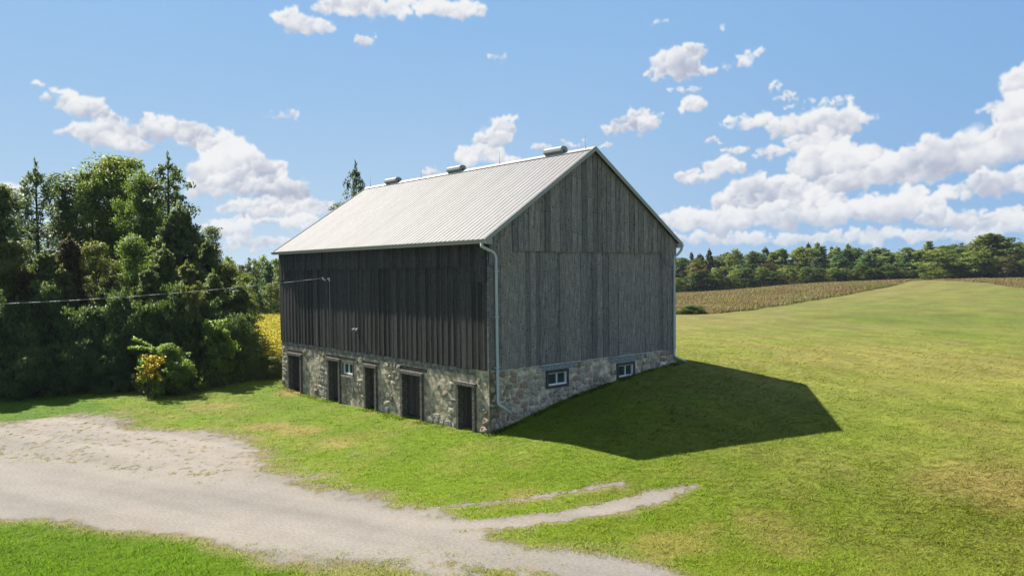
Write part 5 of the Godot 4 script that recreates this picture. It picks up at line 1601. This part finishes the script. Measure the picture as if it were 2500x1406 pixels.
# ---------------------------------------------------------------- sky
func cloud_list() -> PackedFloat32Array:                 # azimuth from the view's middle, elevation, half width, half height (degrees), thickness
	var out := PackedFloat32Array([
	-8.7,19.0,5.7,0.9,1,-15.8,17.7,1.6,0.9,1,-14.6,17.5,1.4,0.7,1,-12.6,18.9,1.8,0.7,1,-3.5,19.0,1.8,0.7,1,-16.6,18.0,0.9,0.4,0.8,-10.8,16.8,1.0,0.4,0.8,-31.9,12.2,0.3,0.2,0.9,
	-30.7,11.5,1.0,0.6,1,-29.5,10.9,1.4,0.7,1,-28.3,10.5,1.0,0.5,1,-29.8,9.3,1.1,0.7,1,-28.1,9.3,1.7,1.1,1,-27.2,8.8,1.5,0.8,1,-25.8,10.7,0.5,0.4,1,-24.6,9.8,1.8,1.0,1,
	-23.1,9.8,1.6,0.8,1,-22.3,9.1,1.1,0.7,1,-21.0,8.9,1.4,1.1,1,-19.3,8.5,0.8,0.7,1,-19.6,7.8,1.9,1.3,1,-18.2,7.0,2.0,1.2,1,-21.5,7.2,1.9,1.3,1,-20.5,6.1,3.0,1.1,1,
	-17.1,6.2,1.7,1.0,1,-16.6,5.3,1.4,0.7,1,-18.8,4.7,2.5,0.7,1,-15.4,4.7,2.3,0.7,1,-20.2,3.0,1.2,0.8,1,-21.6,3.2,1.1,0.7,1,-18.3,2.3,2.5,0.5,1,-16.0,3.7,1.7,0.7,1,
	-19.1,3.8,2.2,0.4,1,-16.9,11.3,1.3,0.5,0.5,-0.6,10.8,0.7,0.9,1,-1.4,9.8,1.2,0.9,1,-2.1,8.6,1.9,0.9,1,-3.0,8.9,1.2,0.7,1,-0.2,8.2,0.9,0.5,1,-6.1,7.5,0.7,0.3,0.9,
	2.3,9.3,0.8,0.3,0.8,4.3,9.5,0.6,0.2,0.6,5.5,9.6,0.4,0.2,0.7,7.2,9.2,0.4,0.2,0.7,12.4,15.0,1.6,1.1,1,13.6,15.6,0.9,0.7,1,11.5,14.2,1.5,0.6,1,12.7,14.3,1.8,0.6,1,
	14.7,14.2,0.5,0.4,0.8,13.0,13.1,1.3,0.2,0.6,16.6,14.6,1.0,0.6,0.65,18.0,15.1,0.7,0.5,0.7,13.5,12.0,1.0,0.6,0.95,11.2,17.9,0.7,0.3,0.45,15.7,17.0,0.2,0.3,0.6,-1.2,15.8,0.7,0.3,0.6,
	9.4,11.2,1.4,0.6,1,10.3,10.8,1.1,0.7,1,7.8,10.5,1.2,0.4,0.9,9.8,11.6,0.8,0.4,1,19.1,12.7,0.7,0.4,0.6,20.2,12.1,0.7,0.3,0.65,21.7,11.4,2.1,0.5,0.6,23.8,11.4,0.8,0.4,0.6,
	16.4,10.5,1.0,0.5,0.65,18.1,10.4,1.4,0.6,0.8,20.9,9.9,2.4,0.8,1,23.0,10.0,2.4,1.1,1,24.3,10.2,1.3,0.8,1,22.2,8.7,2.1,1.1,1,23.5,7.5,2.6,1.4,1,22.0,7.3,1.6,1.1,1,
	24.8,6.0,3.1,1.1,1,26.4,6.5,2.7,1.2,1,28.6,6.8,2.6,1.3,1,29.7,7.3,2.6,1.3,1,31.6,7.4,2.5,1.3,1,33.3,7.7,1.7,1.5,1,33.8,9.2,1.0,1.5,1,34.0,10.9,0.9,1.2,1,
	34.2,11.9,0.6,0.7,1,32.7,9.9,1.3,0.5,0.7,33.1,5.4,2.2,1.0,1,30.9,4.8,1.6,0.6,0.8,15.0,9.3,0.7,0.2,0.7,16.4,8.6,1.1,0.3,0.8,15.8,7.3,1.4,0.9,1,13.8,6.8,1.6,0.7,0.9,
	19.0,8.3,1.1,0.5,0.8,18.7,5.6,2.5,1.2,1,20.1,5.7,1.9,1.0,1,16.7,4.9,2.3,0.9,1,13.8,3.8,2.6,0.8,1,12.6,3.6,2.1,0.7,1,16.1,3.5,4.0,1.0,1,19.5,3.7,3.9,1.2,1,
	22.2,4.7,2.1,1.0,1,23.8,3.8,3.9,1.1,1,27.3,3.9,2.9,1.1,1,28.1,4.7,1.0,0.7,1,30.4,3.2,2.1,0.8,1,33.1,2.7,2.0,0.8,1,31.6,2.1,4.5,0.6,1,24.8,2.1,6.4,0.6,1,
	18.1,2.1,7.0,0.5,1,13.8,2.3,2.3,0.5,1,33.8,3.3,1.3,0.5,1,-20.5,1.9,3.3,0.3,0.9])
	# fair-weather cumulus over the rest of the sky, as in the part that the camera sees
	for k in 150:
		var az := rng.randf_range(-180.0, 180.0)
		var el := pow(rng.randf(), 1.6) * 62.0 + 1.5
		if absf(az) < 40.0 and el < 24.0: continue
		var s := (2.2 + el * 0.10) * rng.randf_range(0.6, 1.5) / maxf(0.35, cos(deg_to_rad(el)))
		for j in 6:
			out.append_array([az + rng.randf_range(-1.8, 1.8) * s, el + rng.randf_range(-0.25, 0.3) * s, s * rng.randf_range(0.5, 1.1), s * 0.42 * rng.randf_range(0.5, 1.0) * cos(deg_to_rad(el)), rng.randf_range(0.6, 1.0)])
	return out

func cloud_puffs(clouds: PackedFloat32Array) -> PackedFloat32Array:   # azimuth, elevation, radius, thickness, nearness, height within its cloud
	var out := PackedFloat32Array()
	for k in range(0, clouds.size(), 5):
		var rx := clouds[k + 2]
		var ry := clouds[k + 3]
		var st := clouds[k + 4]
		var n := clampi(int(14.0 + 11.0 * rx / ry), 14, 90)
		if st < 0.75: n = int(n * 0.6)
		for i in n:
			var u := rng.randf_range(-1.0, 1.0)
			var rim := i % 3 == 0
			var top := sqrt(1.0 - u * u)
			var v := rng.randf_range(-0.45, 0.72) * top if not rim else top * rng.randf_range(0.55, 0.85)
			var r := ry * (rng.randf_range(0.36, 0.74) if not rim else rng.randf_range(0.20, 0.40)) * (1.0 - 0.3 * absf(u))
			if st < 0.75: r *= 0.75
			out.append_array([clouds[k] + u * rx * 0.92, clouds[k + 1] + v * ry, maxf(r, 0.10), st, rng.randf_range(-0.4, 0.4) * ry + (0.25 * ry if rim else 0.0), v])
	return out

func paint_sky(puffs: PackedFloat32Array, az0: float, az1: float, el0: float, el1: float, w: int, h: int) -> Image:
	var clear := PackedFloat32Array()
	var face := PackedFloat32Array()
	var rise := PackedFloat32Array()
	var deep := PackedFloat32Array()
	clear.resize(w * h); clear.fill(1.0)
	face.resize(w * h)
	rise.resize(w * h)
	deep.resize(w * h); deep.fill(-99.0)
	var px := w / (az1 - az0)
	var py := h / (el1 - el0)
	for k in range(0, puffs.size(), 6):
		var cx := (puffs[k] - az0) * px
		var cy := (el1 - puffs[k + 1]) * py
		var r := puffs[k + 2]
		var rx := r * px / maxf(0.3, cos(deg_to_rad(puffs[k + 1])))
		var ry := r * py
		var st := puffs[k + 3]
		for y in range(maxi(0, int(cy - ry * 1.3)), mini(h, int(cy + ry * 1.3) + 2)):
			var v := (cy - y) / ry
			for x in range(maxi(0, int(cx - rx * 1.3)), mini(w, int(cx + rx * 1.3) + 2)):
				var u := (x - cx) / rx
				var d := u * u + v * v
				if d < 1.69:
					var i := y * w + x
					var g := 1.0 - d / 1.69
					clear[i] *= 1.0 - g * sqrt(g) * st * 0.95
					var z := sqrt(maxf(0.0, 1.3 - d)) * r + puffs[k + 4]
					var lit := -0.55 * u + 0.80 * v
					var t := sm(-0.35 * r, 0.35 * r, z - deep[i])
					face[i] = lerpf(face[i], lit, t)
					rise[i] = lerpf(rise[i], puffs[k + 5] + 0.4 * v, t)
					deep[i] = maxf(deep[i], z)
	var billow := noise_of(77, 0.55, 5)
	var soft := noise_of(88, 0.16, 3)
	var warp_a := noise_of(101, 0.70, 3)
	var warp_b := noise_of(102, 0.70, 3)
	var out := PackedByteArray()
	out.resize(w * h * 3)
	var sun := -SUN_TRAVEL.normalized()
	for y in h:
		var el := el1 - (y + 0.5) / py
		var e := maxf(el, 0.0)
		# clear air: deep above, pale at the horizon
		var t := sm(0.0, 1.0, clampf(e / 26.0, 0.0, 1.0))
		var base := Color(0.795, 0.872, 0.935).lerp(Color(0.535, 0.715, 0.905), sqrt(t))
		base = base.lerp(Color(0.30, 0.50, 0.80), sm(18.0, 75.0, e))
		for x in w:
			var az := az0 + (x + 0.5) / px
			var c := base
			# brighter towards the sun
			var a := deg_to_rad(az + VIEW_AZIMUTH)
			var dir := Vector3(sin(a) * cos(deg_to_rad(e)), sin(deg_to_rad(e)), -cos(a) * cos(deg_to_rad(e)))
			var near := maxf(0.0, dir.dot(sun))
			c = c.lerp(Color(0.72, 0.86, 0.98), 0.42 * pow(near, 5.0))
			c = c.lerp(Color(0.41, 0.61, 0.84), 0.42 * sm(0.65, 0.15, near))
			var wx := clampi(x + int(warp_a.get_noise_2d(az, el * 1.2) * 0.75 * px), 0, w - 1)
			var wy := clampi(y + int(warp_b.get_noise_2d(az, el * 1.2) * 0.50 * py), 0, h - 1)
			var i := wy * w + wx
			var d := 1.0 - clear[i]
			if d > 0.03:
				var n := billow.get_noise_2d(az, el * 1.3)
				var f := d + n * 0.42 * minf(1.0, d * 2.5)
				var alpha := sm(0.05, 0.92, f)
				if alpha > 0.003:
					var light := 0.60 + 0.24 * face[i] + 0.26 * clampf(rise[i], -1.0, 1.0) + 0.35 * soft.get_noise_2d(az, el * 1.8) + 0.20 * n + 0.10 * sm(8.0, 20.0, el) + 0.25 * (1.0 - alpha)
					var cc := Color(0.700, 0.728, 0.800).lerp(Color(0.958, 0.958, 0.960), sm(0.05, 0.95, light))
					cc = cc.lerp(Color(0.84, 0.88, 0.925), 0.60 * sm(5.0, 0.5, el))
					c = c.lerp(cc, alpha * 0.97)
			var o := y * w + x
			out[o * 3] = clampi(int(c.r * 255.0 + 0.5), 0, 255)
			out[o * 3 + 1] = clampi(int(c.g * 255.0 + 0.5), 0, 255)
			out[o * 3 + 2] = clampi(int(c.b * 255.0 + 0.5), 0, 255)
	return Image.create_from_data(w, h, false, Image.FORMAT_RGB8, out)

func make_sky() -> ImageTexture:
	var clouds := cloud_puffs(cloud_list())
	# the panorama's columns start at -z and run towards +x; azimuths past that seam come round from the other side
	var turned := clouds.duplicate()
	for k in range(0, clouds.size(), 6):
		if clouds[k] < -VIEW_AZIMUTH: turned[k] = clouds[k] + 360.0
	var whole := paint_sky(turned, -VIEW_AZIMUTH, 360.0 - VIEW_AZIMUTH, 0.0, 90.0, 1024, 256)
	whole.resize(4096, 1024, Image.INTERPOLATE_CUBIC)
	var im := Image.create_empty(4096, 2048, false, Image.FORMAT_RGB8)
	im.fill(Color(0.44, 0.50, 0.40))
	im.blit_rect(whole, Rect2i(0, 0, 4096, 1024), Vector2i.ZERO)
	# the half that can be looked at from near the barn, in full detail
	var scale_ := 4096.0 / 360.0
	var x0 := int((360.0 + VIEW_AZIMUTH - 48.0) * scale_)
	var az0 := x0 / scale_ - 360.0 - VIEW_AZIMUTH
	var detail := paint_sky(clouds, az0, az0 + 1092.0 / scale_, 0.0, 32.0, 1092, 364)
	im.blit_rect(detail, Rect2i(0, 0, 1092, 364), Vector2i(x0, 1024 - 364))
	return ImageTexture.create_from_image(im)


func _ready() -> void:
	rng.seed = 20240917
	# camera
	var camera := Camera3D.new()
	camera.name = "camera"
	camera.position = Vector3(22.705, 6.404, 18.416)
	camera.rotation = Vector3(-0.02225, 0.85728, -0.01033)
	camera.fov = 41.876
	camera.near = 0.1
	camera.far = 3000.0
	add_child(camera)
	# sky, exposure
	var env := Environment.new()
	env.background_mode = Environment.BG_SKY
	var sky := Sky.new()
	var panorama := PanoramaSkyMaterial.new()
	panorama.panorama = make_sky()
	sky.sky_material = panorama
	env.sky = sky
	env.background_energy_multiplier = 0.333
	env.tonemap_mode = Environment.TONE_MAPPER_LINEAR
	env.tonemap_exposure = 3.0
	# thin late-summer air
	env.fog_enabled = true
	env.fog_density = 0.00012
	env.fog_light_color = Color(0.80, 0.87, 0.95)
	env.sdfgi_enabled = true
	env.ssao_enabled = true
	env.ssil_enabled = true
	var world := WorldEnvironment.new()
	world.name = "world"
	world.environment = env
	add_child(world)
	var sun := DirectionalLight3D.new()
	sun.name = "sun"
	sun.light_energy = 1.6
	sun.light_color = Color(1.0, 0.965, 0.905)
	sun.light_angular_distance = 0.5
	sun.shadow_enabled = true
	add_child(sun)
	sun.look_at_from_position(Vector3.ZERO, SUN_TRAVEL, Vector3(0, 0, 1))
	# the land
	patch_noise = noise_of(5, 0.11, 3)
	fine_noise = noise_of(6, 0.42, 4)
	bark = textured(Color(0.085, 0.070, 0.055), mottle(91, 128, 0.08, 0.02, 0.4, 1.0), 1.0, 0.95)
	bark_pale = textured(Color(0.30, 0.28, 0.25), mottle(91, 128, 0.08, 0.02, 0.5, 1.0), 1.0, 0.95)
	solve_terrain()
	make_gravel_mask()
	make_ground()
	make_gravel()
	# the barn and all that grows round it
	make_barn()
	make_wire()
	make_trees()
	make_weeds()
	make_meadows()
	make_lawn()
